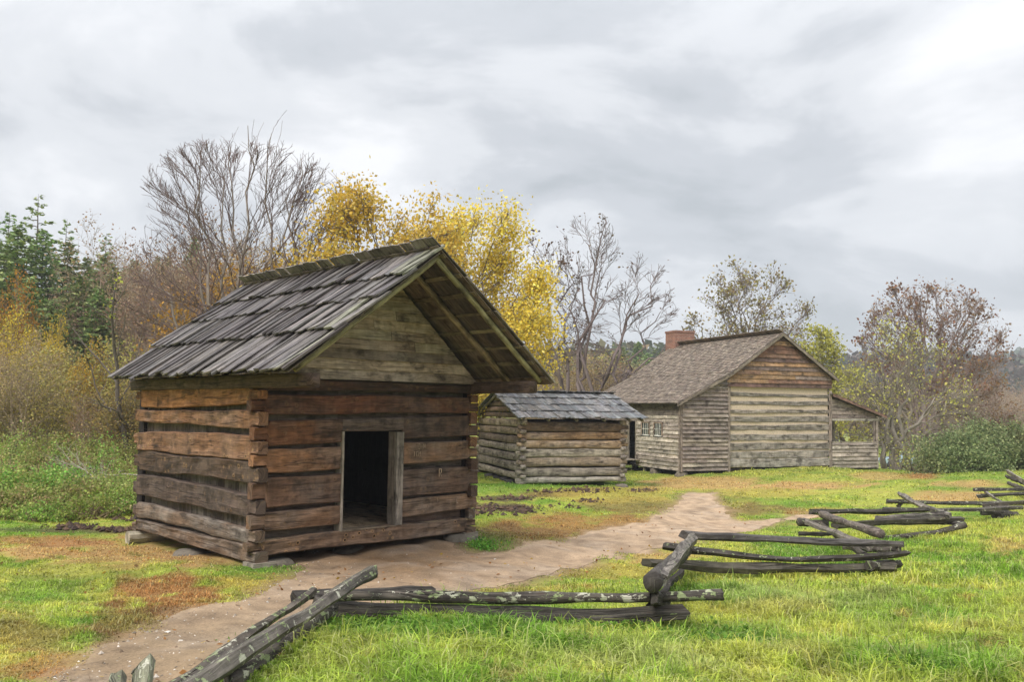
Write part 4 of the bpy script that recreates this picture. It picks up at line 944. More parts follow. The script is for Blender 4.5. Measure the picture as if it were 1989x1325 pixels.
# fourth panel
rail((1723,975,22.6),(2010,979,23.2),(.065,.06),bK,.55)
rail((1716,990,21.5),(1985,986,22.6),(.045,.055),(.09,.08,.065),.45,1.0,.03)
rail((1910,982,22.5),(1990,975,22.9),.05,bB,.3)
rail((1935,1004,22.6),(1975,1002,22.9),.11,bM,.3)
rail((1905,997,22.3),(1960,996,22.9),.07,bK,.2)
# panel beyond
rail((1891,951,25.6),(2030,951,26),(.055,.055),bK,.5)
rail((1902,963,25.4),(2030,957,26),(.05,.05),bK,.3)
rail((1912,956,25.8),(1960,985,23),.045,bG,.2,1.3)
rail((1958,918,29),(2010,949,25.8),(.06,.075),bG,.12,1.5)
rail((1955,926,29),(1990,938,27),.055,bK,.2)
rail((1960,938,28),(2010,960,26),.06,bM,.3)

# far fence beyond the porch
F2 = thing('split_rail_fence', 'far low dark rail fence in the meadow beyond the porch, in front of the car', 'fence', at(1745,922,58))
F2L = at(1745,922,58)
for (a,b,r_) in (((1700,922,57),(1790,928,58),.10),((1715,912,60),(1800,914,60),.08),((1722,906,61),(1800,907,61),.07),((1700,917,57),(1740,921,59),.09)):
    P = at(*a)-F2L; Q = at(*b)-F2L; mb = MB(); tube(mb, [P, (P+Q)/2+A(0,0,.03), Q], [r_]*3, bK, rng, (.1,0,.2), 7, True); mb.build('rail', RAILM, F2, None, True)

# ------------------------------------------------------------------ parked car far off
def car():
    p = at(1748,906,95); gz = g1(p[0],p[1])
    m, nt = new_mat('silver_blue_paint'); b = nd(nt,'ShaderNodeBsdfPrincipled',{'Base Color':(.42,.55,.66,1),'Roughness':.25,'Metallic':.3}); nd(nt,'ShaderNodeOutputMaterial',{'Surface':b.outputs[0]})
    T = thing('parked_car', 'silver-blue saloon car parked in the meadow, half hidden behind tree trunks and bush', 'car', (p[0],p[1],p[2]-.02), math.pi)
    prof = [(-2.2,.35),(-2.25,.75),(-2.1,.92),(-1.35,1.0),(-.75,1.40),(.35,1.43),(1.2,.98),(2.1,.86),(2.25,.6),(2.2,.35)]
    mb = MB(); vs=[]; n=len(prof)
    for y in (-.86,-.80,.80,.86):
        for (x,z) in prof: vs.append(A(x, y if abs(y)==.86 and z<1.1 else math.copysign(.68,y) if z>1.1 else y, z if abs(y)==.80 else z*.985))
    fs=[]
    for r_ in range(3):
        for j in range(n-1): fs.append((r_*n+j, r_*n+j+1, (r_+1)*n+j+1, (r_+1)*n+j))
    fs += [tuple(range(n))[::-1], tuple(range(3*n,4*n))]
    mb.add(vs, fs, [(0,0,0)]*len(vs), (.4,.5,.6)); mb.build('body', m, T)
    for s_ in (-1,1):
        mb = MB(); y = s_*.80
        mb.add([A(-1.2,y,1.0),A(-.72,y*.9,1.33),A(.3,y*.9,1.36),A(1.0,y,1.0)],[(0,1,2,3) if s_<0 else (3,2,1,0)],[(0,0,0)]*4,(0,0,0)); mb.build('side_window', GLASS, T)
    mb = MB(); mb.add([A(.42,-.62,1.41),A(.42,.62,1.41),A(1.2,.74,1.0),A(1.2,-.74,1.0)],[(0,3,2,1)],[(0,0,0)]*4,(0,0,0)); mb.build('windscreen', GLASS, T)
    for x in (-1.4,1.4):
        for s_ in (-1,1):
            mb = MB(); tube(mb, [A(x,s_*.70,.33),A(x,s_*.90,.33)], [.33,.33], (.02,.02,.02), rng, sides=18, cap=True); wo = mb.build('wheel', DSTONE, T)
            mb = MB(); tube(mb, [A(x,s_*.89,.33),A(x,s_*.915,.33)], [.19,.19], (.5,.5,.5), rng, sides=14, cap=True); mb.build('rim', m, wo)
car()

# ------------------------------------------------------------------ trees
def grow(mb, rng, p, d, L, r, lev, P, tips, tint, joints):
    n = P['seg'][lev]; pts=[A(*p)]; rad=[r]; d = A(*d)/np.linalg.norm(d); rt = r*P['tip'][lev]
    for i in range(n):
        d = d + A(rng.gauss(0,1),rng.gauss(0,1),rng.gauss(0,1))*P['wob'][lev] + Z_*P['up'][lev]; d /= np.linalg.norm(d)
        pts.append(pts[-1]+d*L/n); rad.append(r+(rt-r)*(i+1)/n)
    tube(mb, pts, rad, tint, rng)
    last = lev == len(P['n'])
    if last or lev >= len(P['n'])-P.get('tiplev',0):
        for i in range(1,len(pts)): tips.append((pts[i], i/len(pts)))
    if last: return
    nc = P['n'][lev]
    for k in range(nc):
        f = P['from'][lev]+(1-P['from'][lev])*((k+rng.uniform(.1,.9))/nc); q = f*n; i = min(int(q),n-1); fr = q-i
        b = pts[i]+(pts[i+1]-pts[i])*fr; dd = pts[i+1]-pts[i]; dd /= np.linalg.norm(dd)
        ph = k*2.4+rng.uniform(-.5,.5); x = np.cross(dd, A(.3,.2,1)); x /= np.linalg.norm(x)+1e-9; y = np.cross(dd,x)
        an = P['ang'][lev]*rng.uniform(.7,1.25)
        nd_ = dd*math.cos(an)+(x*math.cos(ph)+y*math.sin(ph))*math.sin(an)
        rr = (rad[i]+(rad[i+1]-rad[i])*fr)*P['rr'][lev]
        grow(mb, rng, b, nd_, L*P['lr'][lev]*(1.15-.55*f)*rng.uniform(.8,1.2), max(rr,P.get('rmin',.004)), lev+1, P, tips, tint, joints)
def leafmesh(name, pts, size, cols, mat, seed, flat=0.0, asp=1.0):
    rs = np.random.RandomState(seed); n = len(pts); pts = np.asarray(pts,float)
    a = rs.normal(size=(n,3)); a[:,2] *= (1-flat); a /= np.linalg.norm(a,axis=1)[:,None]
    b = rs.normal(size=(n,3)); b[:,2] *= (1-flat); b -= a*(a*b).sum(1)[:,None]; b /= np.linalg.norm(b,axis=1)[:,None]
    s = (size*rs.uniform(.6,1.35,n))[:,None]
    V = np.stack([pts-a*s*.5, pts+b*s*.34*asp, pts+a*s*.5, pts-b*s*.34*asp],1).reshape(-1,3)
    return fast_mesh(name, V, np.arange(4*n), np.full(n,4), mat, {'tint':('FLOAT_COLOR',np.repeat(cols,4,0))})
def cols_of(n, pal, rs, j=.25):
    pal = np.array(pal); c = pal[rs.randint(0,len(pal),n)]; return np.clip(c*rs.uniform(1-j,1+j,n)[:,None],0,1)
def leaves_at(tips, n, spread, rs, minf=0.0):
    t = [q for q,f in tips if f >= minf]; idx = rs.randint(0,len(t),n); return np.array(t)[idx]+rs.normal(size=(n,3))*spread

def tree(name, label, cat, base, stems, P, tint, leaf=None, group=None, seed=1, twig=None):
    """stems: list of (offset, dir, length, radius); leaf: (count, size, palette, spread, minf)"""
    rng = random.Random(seed); rs = np.random.RandomState(seed)
    T = thing(name, label, cat, base, 0, group)
    tr = MB(); tips=[]
    # trunk = the stems themselves, branches = everything growing from them
    br = MB()
    for (o,d,L,r) in stems:
        n = P['seg'][0]; pts=[A(*o)+A(0,0,-.25)]; rad=[r*1.25]; d = A(*d)/np.linalg.norm(d); rt = r*P['tip'][0]
        for i in range(n):
            d = d+A(rng.gauss(0,1),rng.gauss(0,1),rng.gauss(0,1))*P['wob'][0]+Z_*P['up'][0]; d /= np.linalg.norm(d); pts.append(pts[-1]+d*L/n); rad.append(r+(rt-r)*(i+1)/n)
        tube(tr, pts, rad, tint, rng)
        for i in range(max(1,n-2),n+1): tips.append((pts[i],1))
        nc = P['n'][0]
        for k in range(nc):
            f = P['from'][0]+(1-P['from'][0])*((k+rng.uniform(.1,.9))/nc); q = f*n; i = min(int(q),n-1); fr = q-i
            b = pts[i]+(pts[i+1]-pts[i])*fr; dd = pts[i+1]-pts[i]; dd /= np.linalg.norm(dd)
            ph = k*2.4+rng.uniform(-.5,.5); x = np.cross(dd,A(.3,.2,1)); x /= np.linalg.norm(x)+1e-9; y = np.cross(dd,x); an = P['ang'][0]*rng.uniform(.7,1.25)
            nd_ = dd*math.cos(an)+(x*math.cos(ph)+y*math.sin(ph))*math.sin(an)
            grow(br, rng, b, nd_, L*P['lr'][0]*(1.2-.7*f)*rng.uniform(.8,1.2), max((rad[i]+(rad[i+1]-rad[i])*fr)*P['rr'][0],.008), 1, P, tips, twig or tint, None)
    tr.build('trunk', BARK, T, None, True); br.build('branches', BARK, T)
    if leaf:
        cnt, size, pal, spread, minf = leaf; p = leaves_at(tips, cnt, spread, rs, minf)
        put('foliage', leafmesh('foliage', p, size, cols_of(cnt, pal, rs), LEAF, seed), T)
    return T
def base_at(u, d, v=900):
    p = at(u, v, d); return (p[0], p[1], g1(p[0],p[1]))

def bez(a, c, b, n): return [a*(1-t)**2+c*2*t*(1-t)+b*t*t for t in [k/n for k in range(n+1)]]
def envtree(name, label, base, C, Rd, stems, N, Ln, tint, twig, leaf=None, group=None, seed=1, r0=.14, kink=0.02, upb=.55, spread=.75, f0=.3, rmin=.008, bot=-.75):
    """tree grown into an ellipsoidal crown: C centre and Rd radii (metres, from the base); stems: (base offset x, y, target as a unit vector inside the crown)"""
    rng = random.Random(seed); rs = np.random.RandomState(seed); T = thing(name, label, 'tree', base, 0, group)
    C = A(*C); Rd = A(*Rd); tr = MB(); br = MB(); tips=[]
    lv = [(rs.normal(size=3)*1.6, rs.uniform(0,6.28)) for _ in range(6)]
    def lump(q): return 1+.075*sum(math.sin(float(k_@q)*1.5+p_) for k_,p_ in lv)/1.3
    def clampin(p, lim=1.0):
        q = (p-C)/Rd; l = np.linalg.norm(q)
        if q[2] < bot: q[2] = bot+rng.uniform(0,.15)
        if l > lim: q = q/l*lim*rng.uniform(.93,1.03)
        return C+q*Rd
    def line(mb, a, c, b, ra, rb, n, col):
        pts = bez(a,c,b,n); L = np.linalg.norm(b-a)
        for i in range(1,n): pts[i] = pts[i]+rs.normal(size=3)*kink*L
        rad = [ra+(rb-ra)*(i/n)**.85 for i in range(n+1)]; tube(mb, pts, rad, col, rng); return pts, rad
    def kids(pts, rad, lev):
        n = len(pts)-1
        for k in range(N[lev]):
            f = f0+(1-f0)*((k+rng.random())/N[lev]) if lev==0 else .18+.82*((k+rng.random())/N[lev])
            q = min(f*n, n-1e-3); i = int(q); fr = q-i; s_ = pts[i]+(pts[i+1]-pts[i])*fr; d = pts[i+1]-pts[i]; d /= np.linalg.norm(d)+1e-9
            o = (s_-C)/Rd; o[2] *= .35; o = o*Rd; o /= np.linalg.norm(o)+1e-6
            dr = d*.75 + o*spread*(.9 if lev==0 else .45) + rs.normal(size=3)*A(.55,.55,.3) + Z_*upb*(.55 if lev else .35); dr /= np.linalg.norm(dr)
            L = Ln[lev]*(1.15-.5*f)*rng.uniform(.6,1.2)
            oo, dd_ = (s_-C)/Rd, dr/Rd; qa = dd_@dd_; qb = oo@dd_; qc = oo@oo-(lump(oo+dd_*.5))**2; disc = qb*qb-qa*qc
            tx = (-qb+math.sqrt(disc))/qa if disc > 0 else 0
            if tx < Ln[lev]*.18 and rng.random() < .75: continue
            L = max(min(L, tx*rng.uniform(.75,1.2)), Ln[lev]*.2*rng.uniform(.6,1.4)); e = s_+dr*L
            ra = max((rad[i]+(rad[i+1]-rad[i])*fr)*(.55 if lev==0 else .6), rmin*1.15)
            c = s_+(d*.5+dr*.3+o*.2)*np.linalg.norm(e-s_)*.5
            p2, r2 = line(br, s_, c, e, ra, rmin*.8, (6,4,3)[min(lev,2)], twig)
            if lev+1 < len(N): kids(p2, r2, lev+1)
            tips.append((p2[-1],1)); 
            if lev >= 1: tips.extend([(q_,.5) for q_ in p2[1:-1]])
    for (bx,by,tg_) in stems:
        a = A(bx,by,-.3); b = C+A(*tg_)*Rd; h = b[2]; c = A(bx+(b[0]-bx)*.22, by+(b[1]-by)*.22, h*.62)
        rr = r0*rng.uniform(.8,1.15); pts, rad = line(tr, a, c, b, rr, rmin*1.6, 12, tint); kids(pts, rad, 0); tips.append((pts[-1],1))
    tr.build('trunk', BARK, T, None, True); br.build('branches', BARK, T)
    if leaf:
        cnt, size, pal, sp, minf = leaf; p = leaves_at(tips, cnt, sp, rs, minf)
        put('foliage', leafmesh('foliage', p, size, cols_of(cnt, pal, rs, .35), LEAF, seed), T)
    return T
# tall bare tree behind the smokehouse
tz=(.27,.22,.19); tw_=(.18,.125,.115)
envtree('bare_tree', 'tall leafless many-stemmed tree rising behind the smokehouse roof', base_at(470,27), (-.35,0,7.2), (3.35,2.6,4.1),
  [(-.9,0,(-.15,0,.62)),(-.9,.2,(-.55,.1,.45)),(-.8,0,(-.9,0,.0)),(-.2,.2,(-.18,.3,.9)),(.1,-.2,(.1,-.2,.95)),(.9,0,(.28,0,.93)),(1.3,.1,(.55,.1,.75)),(1.4,-.1,(.85,0,.35)),(.6,.3,(.4,.4,.6)),(-.5,-.3,(-.4,-.3,.75))],
  [13,8,4], [3.0,1.35,.6], tz, (.15,.10,.09), None, None, 5, .10, .012, .75, .60, .33, .0062, -.8)
YEL = [(.82,.64,.08),(.88,.70,.11),(.74,.58,.08),(.56,.48,.08),(.93,.78,.20),(.86,.66,.09)]
ORG = [(.74,.48,.07),(.66,.42,.07),(.62,.48,.09),(.78,.56,.10)]
yb=(.20,.16,.12)
envtree('yellow_maple','airy lemon-yellow tree behind the smokehouse ridge, left of its peak', base_at(722,26), (.2,0,5.9), (2.4,1.8,3.05), [(0,0,(0,0,.9)),(-.3,.1,(-.55,0,.7)),(.3,0,(.5,.1,.75)),(.1,.2,(.2,.4,.5)),(-.1,.1,(-.3,-.3,.6)),(.3,.1,(.75,0,.3))], [14,8,4], [2.2,1.2,.5], yb, yb, (17500,.115,YEL,.30,.4), 'yellow trees behind the smokehouse', 11, .08, .025, .35, .95, .25, .007, -.7)
envtree('yellow_maple','largest lemon-yellow tree, spreading to the right of the smokehouse peak', base_at(870,34), (.55,0,6.0), (3.5,2.3,4.1), [(0,0,(-.1,0,.9)),(-.3,.1,(-.6,0,.65)),(.3,0,(.35,.1,.8)),(.3,.2,(.75,0,.35)),(.2,-.2,(.6,-.3,-.1)),(.1,.2,(.2,.5,.5))], [15,8,4], [3.0,1.4,.6], yb, yb, (34000,.13,YEL,.36,.4), 'yellow trees behind the smokehouse', 12, .13, .025, .3, 1.0, .2, .008, -.85)
envtree('orange_tree','thin orange-yellow leaved tree between the bare tree and the yellow trees', base_at(585,29), (0,0,4.7), (1.7,1.5,3.0), [(0,0,(0,0,.8)),(-.2,.1,(-.5,0,.6)),(.2,0,(.5,.1,.6))], [10,7,4], [1.8,.9,.4], yb, yb, (4200,.11,ORG,.24,.4), 'yellow trees behind the smokehouse', 13, .08, .02, .6, .6, .2, .007, -.8)
envtree('yellow_sapling','small yellow tree low behind the smokehouse roof at left', base_at(478,24), (0,0,3.6), (1.2,1.0,1.7), [(0,0,(0,0,.8)),(.2,0,(.5,.1,.5))], [10,6,3], [1.2,.6,.3], yb, yb, (4200,.12,YEL,.2,.4), 'yellow trees behind the smokehouse', 14, .05)
# crooked bare trees in the middle distance
dk=(.20,.155,.145); dl=[(.16,.10,.06),(.12,.08,.05)]
G3='leafless trees between smokehouse and house'
envtree('bare_tree','crooked bare tree with dark leaf tufts on top, just right of the yellow tree', base_at(1098,48), (-.9,0,8.2), (1.9,1.6,4.6), [(0,0,(-.35,0,.9)),(.1,.1,(.45,0,.6)),(0,0,(-.8,.1,.3))], [7,6,4], [2.6,1.3,.7], dk, dk, (380,.17,dl,.2,.9), G3, 31, .15, .025, .35, .5, .4, .011, -.8)
envtree('bare_tree','crooked bare tree with the tallest leaning stem, middle of the leafless group', base_at(1122,48), (.8,0,8.4), (1.9,1.6,5.3), [(0,0,(.35,0,.95)),(.2,.1,(-.2,0,.75)),(.1,0,(-.7,0,.3)),(.2,0,(.3,.2,.5))], [8,6,4], [2.6,1.3,.7], dk, dk, (150,.16,dl,.2,.9), G3, 132, .16, .025, .3, .5, .4, .011, -.8)
envtree('bare_tree','wide bare tree with pale curving limbs reaching right toward the house chimney', base_at(1150,48), (2.2,0,7.2), (2.7,1.8,4.6), [(0,0,(.55,0,.8)),(.2,.1,(.1,0,.55)),(.2,0,(.9,0,.05)),(.1,0,(.6,.2,.3))], [9,7,4], [2.7,1.3,.7], dk, dk, (160,.16,dl,.2,.9), G3, 33, .17, .028, .15, .7, .3, .011, -.7)
# tree behind the big house, and its yellow-olive neighbours
OLV=[(.40,.36,.08),(.33,.31,.07),(.45,.39,.10)]
envtree('thin_leaved_tree','rounded half-bare tree with sparse olive-brown leaves behind the big house roof', base_at(1455,62), (0,0,9.2), (4.9,3.5,5.0), [(0,0,(-.05,0,.8)),(.2,0,(.35,.1,.75)),(-.2,.1,(-.35,-.1,.75)),(.3,0,(.75,0,.35)),(-.3,0,(-.8,0,.25)),(0,.3,(.1,.5,.6))], [12,8,5], [3.9,1.8,.8], (.21,.165,.145), (.20,.155,.14), (5200,.21,[(.22,.17,.07),(.27,.22,.08),(.18,.11,.06),(.30,.20,.10)],.24,.9), None, 41, .20, .03, .45, .6, .3, .011, -.8)
envtree('olive_tree','yellow-olive leafy tree just behind the right gable of the big house', base_at(1592,56), (0,0,5.9), (2.6,2.0,3.6), [(0,0,(0,0,.8)),(.2,0,(.5,.1,.6)),(-.2,0,(-.5,0,.6))], [12,7,4], [2.3,1.1,.5], (.2,.16,.13), (.2,.16,.13), (5200,.19,OLV,.22,.4), None, 42, .14, .03)
envtree('olive_tree','lower yellow-olive tree behind the porch roof', base_at(1650,60), (0,0,4.4), (1.9,1.6,3.0), [(0,0,(0,0,.8)),(.2,0,(.5,.1,.6)),(-.2,0,(-.5,0,.6))], [10,7,4], [2.0,1.0,.5], (.2,.16,.13), (.2,.16,.13), (1700,.19,OLV,.22,.4), None, 43, .12, .03)
# big dome-shaped tree on the right
envtree('round_crowned_tree','large dome-crowned tree with red-brown leaves only at the outer twigs, right of the porch', base_at(1795,52), (.5,0,6.6), (4.9,3.6,5.3), [(-.2,0,(-.35,0,.8)),(0,0,(0,0,.93)),(.2,0,(.25,.1,.85)),(.3,0,(.55,0,.62)),(.3,.1,(.8,0,.3)),(-.2,0,(-.7,0,.45)),(0,.3,(.1,.5,.7)),(.1,-.3,(.3,-.4,.6))], [13,8,5], [3.3,1.5,.65], (.25,.19,.17), (.26,.19,.17), (3700,.18,[(.24,.11,.07),(.30,.17,.09),(.18,.09,.06),(.34,.22,.12)],.18,.9), None, 51, .20, .018, .95, .35, .3, .010, -.55)
envtree('pale_green_tree','spindly tree with thin yellow-green leaves in front of the dome-crowned tree', base_at(1722,43), (.8,0,3.9), (2.9,2.0,3.3), [(0,0,(-.2,0,.8)),(.15,0,(.15,0,.85)),(.3,.1,(.5,0,.6)),(.4,0,(.85,.1,.15)),(-.1,0,(-.6,0,.3))], [12,7,4], [2.2,1.1,.5], (.24,.21,.17), (.23,.20,.155), (2600,.12,[(.46,.42,.10),(.40,.38,.10),(.50,.42,.12)],.24,.9), None, 52, .15, .03, .3, .7, .2, .008, -.8)
envtree('bare_orchard_tree','low grey-twigged leafless tree whose dense branches spread over the parked car', base_at(1752,47), (.8,0,3.3), (3.6,2.6,2.6), [(0,0,(0,0,.7)),(.2,0,(.6,.1,.4)),(-.2,0,(-.5,0,.4)),(.2,.1,(.9,0,-.1))], [14,9,5], [2.4,1.2,.6], (.24,.20,.155), (.24,.20,.155), None, None, 53, .24, .03, .1, .8, .35, .010, -.35)
envtree('brown_tree','rusty brown bare-twigged tree standing over the right end of the bush', base_at(1885,58), (0,0,4.3), (2.6,2.2,3.3), [(0,0,(0,0,.8)),(.2,0,(.5,.1,.6)),(-.2,0,(-.5,0,.6)),(.3,0,(.85,0,.0))], [14,8,5], [2.4,1.1,.5], (.24,.17,.145), (.25,.175,.15), (2200,.17,[(.28,.16,.09),(.22,.13,.08)],.25,.4), None, 54, .13, .03)
envtree('russet_shrub','orange-brown leafy small tree between the pale green tree and the bush', base_at(1842,60), (0,0,3.3), (2.0,1.6,2.4), [(0,0,(0,0,.8)),(.2,0,(.5,.1,.5))], [10,7,4], [1.7,.9,.4], (.2,.16,.13), (.2,.16,.13), (2200,.18,[(.42,.27,.09),(.46,.33,.11),(.32,.22,.09)],.25,.4), None, 55, .1, .03)

# blob shrubs
def shrub(name, label, cat, base, rad, nblob, nleaf, size, pal, seed, group=None, twigs=40, stem=(.16,.13,.10), blobr=.3, spiky=0.0):
    rng = random.Random(seed); rs = np.random.RandomState(seed); T = thing(name, label, cat, base, 0, group)
    rx, ry, rz = rad; mb = MB(); cs=[]
    for k in range(nblob):
        a = rs.uniform(0,6.28); e = np.arcsin(rs.uniform(-.1,1)); q = rs.uniform(.55,1.0)
        cs.append((rx*q*math.cos(a)*math.cos(e), ry*q*math.sin(a)*math.cos(e), rz*.12+rz*.88*q*max(math.sin(e),0)+rs.uniform(0,.15)*rz))
    for k in range(twigs):
        c = A(*cs[k%nblob])*rs.uniform(.8,1.15); o = A(rs.uniform(-.25,.25)*rx,rs.uniform(-.25,.25)*ry,-.1)
        tube(mb, [o, o+(c-o)*.45+A(rs.normal()*.06,rs.normal()*.06,.06*rz), c], [.022*rz**.5+.004,.012,.004], stem, rng)
    mb.build('stems', BARK, T)
    idx = rs.randint(0,nblob,nleaf); br_ = rs.uniform(.6,1.4,nblob)
    sp = blobr*np.array([rx,ry,rz*.8]); p = np.array(cs)[idx]+rs.normal(size=(nleaf,3))*sp*.5*br_[idx][:,None]; p[:,2] = np.maximum(p[:,2],.02)
    c = cols_of(nleaf, pal, rs, .3)*rs.uniform(.75,1.3,nblob)[idx][:,None]
    put('foliage', leafmesh('foliage', p, size, c, LEAF, seed), T); return T
DG=[(.17,.20,.085),(.23,.25,.11),(.31,.31,.14),(.12,.15,.06)]
shrub('evergreen_bush','big spreading grey-green bush at the right edge, left part beside the car','bush',base_at(1858,34),(1.85,1.4,1.6),70,15000,.085,DG,61,'grey-green bushes behind the mound')
shrub('evergreen_bush','big spreading grey-green bush at the right edge, tallest rounded part','bush',base_at(1925,34.5),(1.9,1.5,1.85),70,15000,.085,DG,62,'grey-green bushes behind the mound')
shrub('evergreen_bush','big spreading grey-green bush cut by the right edge of the photo','bush',base_at(2015,34.5),(1.8,1.5,1.6),60,12000,.085,DG,63,'grey-green bushes behind the mound')

# ------------------------------------------------------------------ archetypes for the woods
def pine_mesh(h, spread, nb, seed, sparse=False, pal=None, start=.25):
    rng = random.Random(seed); rs = np.random.RandomState(seed); tr = MB()
    tube(tr, [A(0,0,-.5)]+[A(rng.uniform(-.05,.05),rng.uniform(-.05,.05),h*k/8) for k in range(1,9)], [h*.016]+[h*.015*(1-k/8.3) for k in range(1,9)], (.14,.11,.09), rng)
    P=[]; Cn=[]
    for k in range(nb):
        f = start+(1-start)*(k/nb)**.9; a = k*2.4+rng.uniform(-.4,.4); L = spread*((1-f)**.75*rng.uniform(.65,1.15)+.06)*(1 if f>.45 or not sparse else rng.uniform(.3,1.1))
        z = h*f; n=5; pts=[A(0,0,z)]
        for i in range(1,n+1): pts.append(A(math.cos(a)*L*i/n, math.sin(a)*L*i/n, z+L*(.10*(i/n)**1.5+(-.12 if not sparse else .02)*(i/n))+rng.uniform(-.05,.05)))
        tube(tr, pts, [.05*L**.5*(1-i/(n+.5)) for i in range(n+1)], (.13,.10,.085), rng, sides=3)
        m = int((26 if not sparse else 17)*max(L,.5)); q = rs.uniform(.12,1.05,m) if not sparse else np.clip(rs.choice([.45,.7,.95],m)+rs.normal(size=m)*.06,.3,1.1)
        ax = np.array([math.cos(a),math.sin(a)]); pr = np.array([-ax[1],ax[0]]); w_ = rs.normal(size=m)*L*.17*(1-q*.4)
        zz = z+L*(.10*q**1.5+(-.12 if not sparse else .02)*q)+rs.normal(size=m)*.10
        P.append(np.c_[ax[0]*L*q+pr[0]*w_, ax[1]*L*q+pr[1]*w_, zz])
    P = np.vstack(P); c = cols_of(len(P), pal, rs, .35)
    tm = MB.build(tr,'trunk',BARK).data; bpy.data.objects.remove(bpy.data.objects['trunk' if 'trunk' in bpy.data.objects else tr]) if False else None
    return tr, leafmesh('needles', P, .42*(h/14)**.5, c, NEEDLE, seed, .72, .8)
def strip_tmp():
    for o in list(COL.objects):
        if o.type=='MESH' and o.parent is None and o.get('kind') is None and o.name.startswith(('trunk','branches')): bpy.data.objects.remove(o)
GRN=[(.22,.30,.11),(.29,.37,.13),(.36,.40,.15),(.17,.24,.09)]
ARC = {}
def arch_pine(key, *a, **k):
    tr, needles = pine_mesh(*a, **k)
    me = fast_mesh('trunk', np.array(tr.V), tr.L, tr.S, BARK, {'tint':('FLOAT_COLOR',tr.T),'uvw':('FLOAT_VECTOR',tr.U)}, True)
    ARC[key] = [('trunk',me),('needles',needles)]
arch_pine('spruce',14,3.4,110,71,False,GRN,start=.12); arch_pine('spruce2',14,4.6,84,72,False,GRN,start=.2)
arch_pine('pine',14,3.4,34,73,True,GRN,start=.42); arch_pine('pine2',14,3.2,22,74,True,GRN,start=.45)
strip_tmp()
def arch_dec(key, P, stems, tint, leaf, seed):
    rng = random.Random(seed); rs = np.random.RandomState(seed); mb = MB(); tips=[]
    for (o,d,L,r) in stems: grow(mb, rng, A(*o)-Z_*.3, d, L, r, 0, P, tips, tint, None)
    me = fast_mesh('trunk', np.array(mb.V), mb.L, mb.S, BARK, {'tint':('FLOAT_COLOR',mb.T),'uvw':('FLOAT_VECTOR',mb.U)}, False)
    cnt,size,pal,spread,minf = leaf; p = leaves_at(tips,cnt,spread,rs,minf)
    ARC[key] = [('trunk',me),('foliage',leafmesh('foliage',p,size,cols_of(cnt,pal,rs,.3),LEAF,seed))]
PW = dict(seg=[8,6,4,3], n=[12,8,5], **{'from':[.2,.2,.2]}, ang=[.7,.6,.6], lr=[.45,.5,.5], rr=[.45,.5,.55], tip=[.15,.25,.4,.5], wob=[.04,.06,.09,.12], up=[.02,.06,.03,.0], tiplev=0, rmin=.011)
BRN=[(.36,.25,.14),(.42,.28,.15),(.30,.22,.14),(.46,.32,.16)]
arch_dec('bareA',PW,[((0,0,0),(0,0,1),11,.16),((.3,0,0),(.25,.1,1),9,.1)],(.36,.28,.20),(1500,.17,BRN,.30,.3),81)
arch_dec('bareB',PW,[((0,0,0),(.05,0,1),10,.14),((.2,.2,0),(-.3,.1,1),9.5,.12),((-.3,0,0),(.3,-.2,1),8,.09)],(.34,.26,.19),(2300,.16,[(.38,.26,.16),(.42,.29,.17),(.33,.23,.15)],.32,.2),82)
arch_dec('olive',PW,[((0,0,0),(0,0,1),8,.14),((.3,0,0),(.35,.1,1),6.8,.1),((-.3,0,0),(-.35,.1,1),6.5,.1)],(.22,.18,.14),(5200,.19,[(.34,.30,.09),(.42,.35,.10),(.27,.23,.08),(.46,.34,.11)],.36,.0),83)
arch_dec('gold',PW,[((0,0,0),(0,0,1),8,.14),((.3,0,0),(.35,.1,1),6.8,.1),((-.3,0,0),(-.35,.1,1),6.5,.1)],(.22,.18,.14),(5200,.19,[(.50,.30,.04),(.56,.38,.05),(.42,.26,.05)],.34,.0),84)
ACT = {'spruce':14,'spruce2':14,'pine':14,'pine2':14,'bareA':11.2,'bareB':11.0,'olive':8.6,'gold':8.6}
def plant(key, name, label, u, d, vtop, group=None, wide=1.0, seed=0):
    p = at(u, 900, d); gz = g1(p[0],p[1]); top = at(u, vtop, d)[2]; h = max(top-gz, 1.0); s = h/ACT[key]
    T = thing(name, label, 'tree', (p[0],p[1],gz), random.Random(seed*7+int(u)).uniform(0,6.28), group)
    T.scale = (s*wide,s*wide,s)
    for n_, me in ARC[key]: put(n_, me, T)
    return T
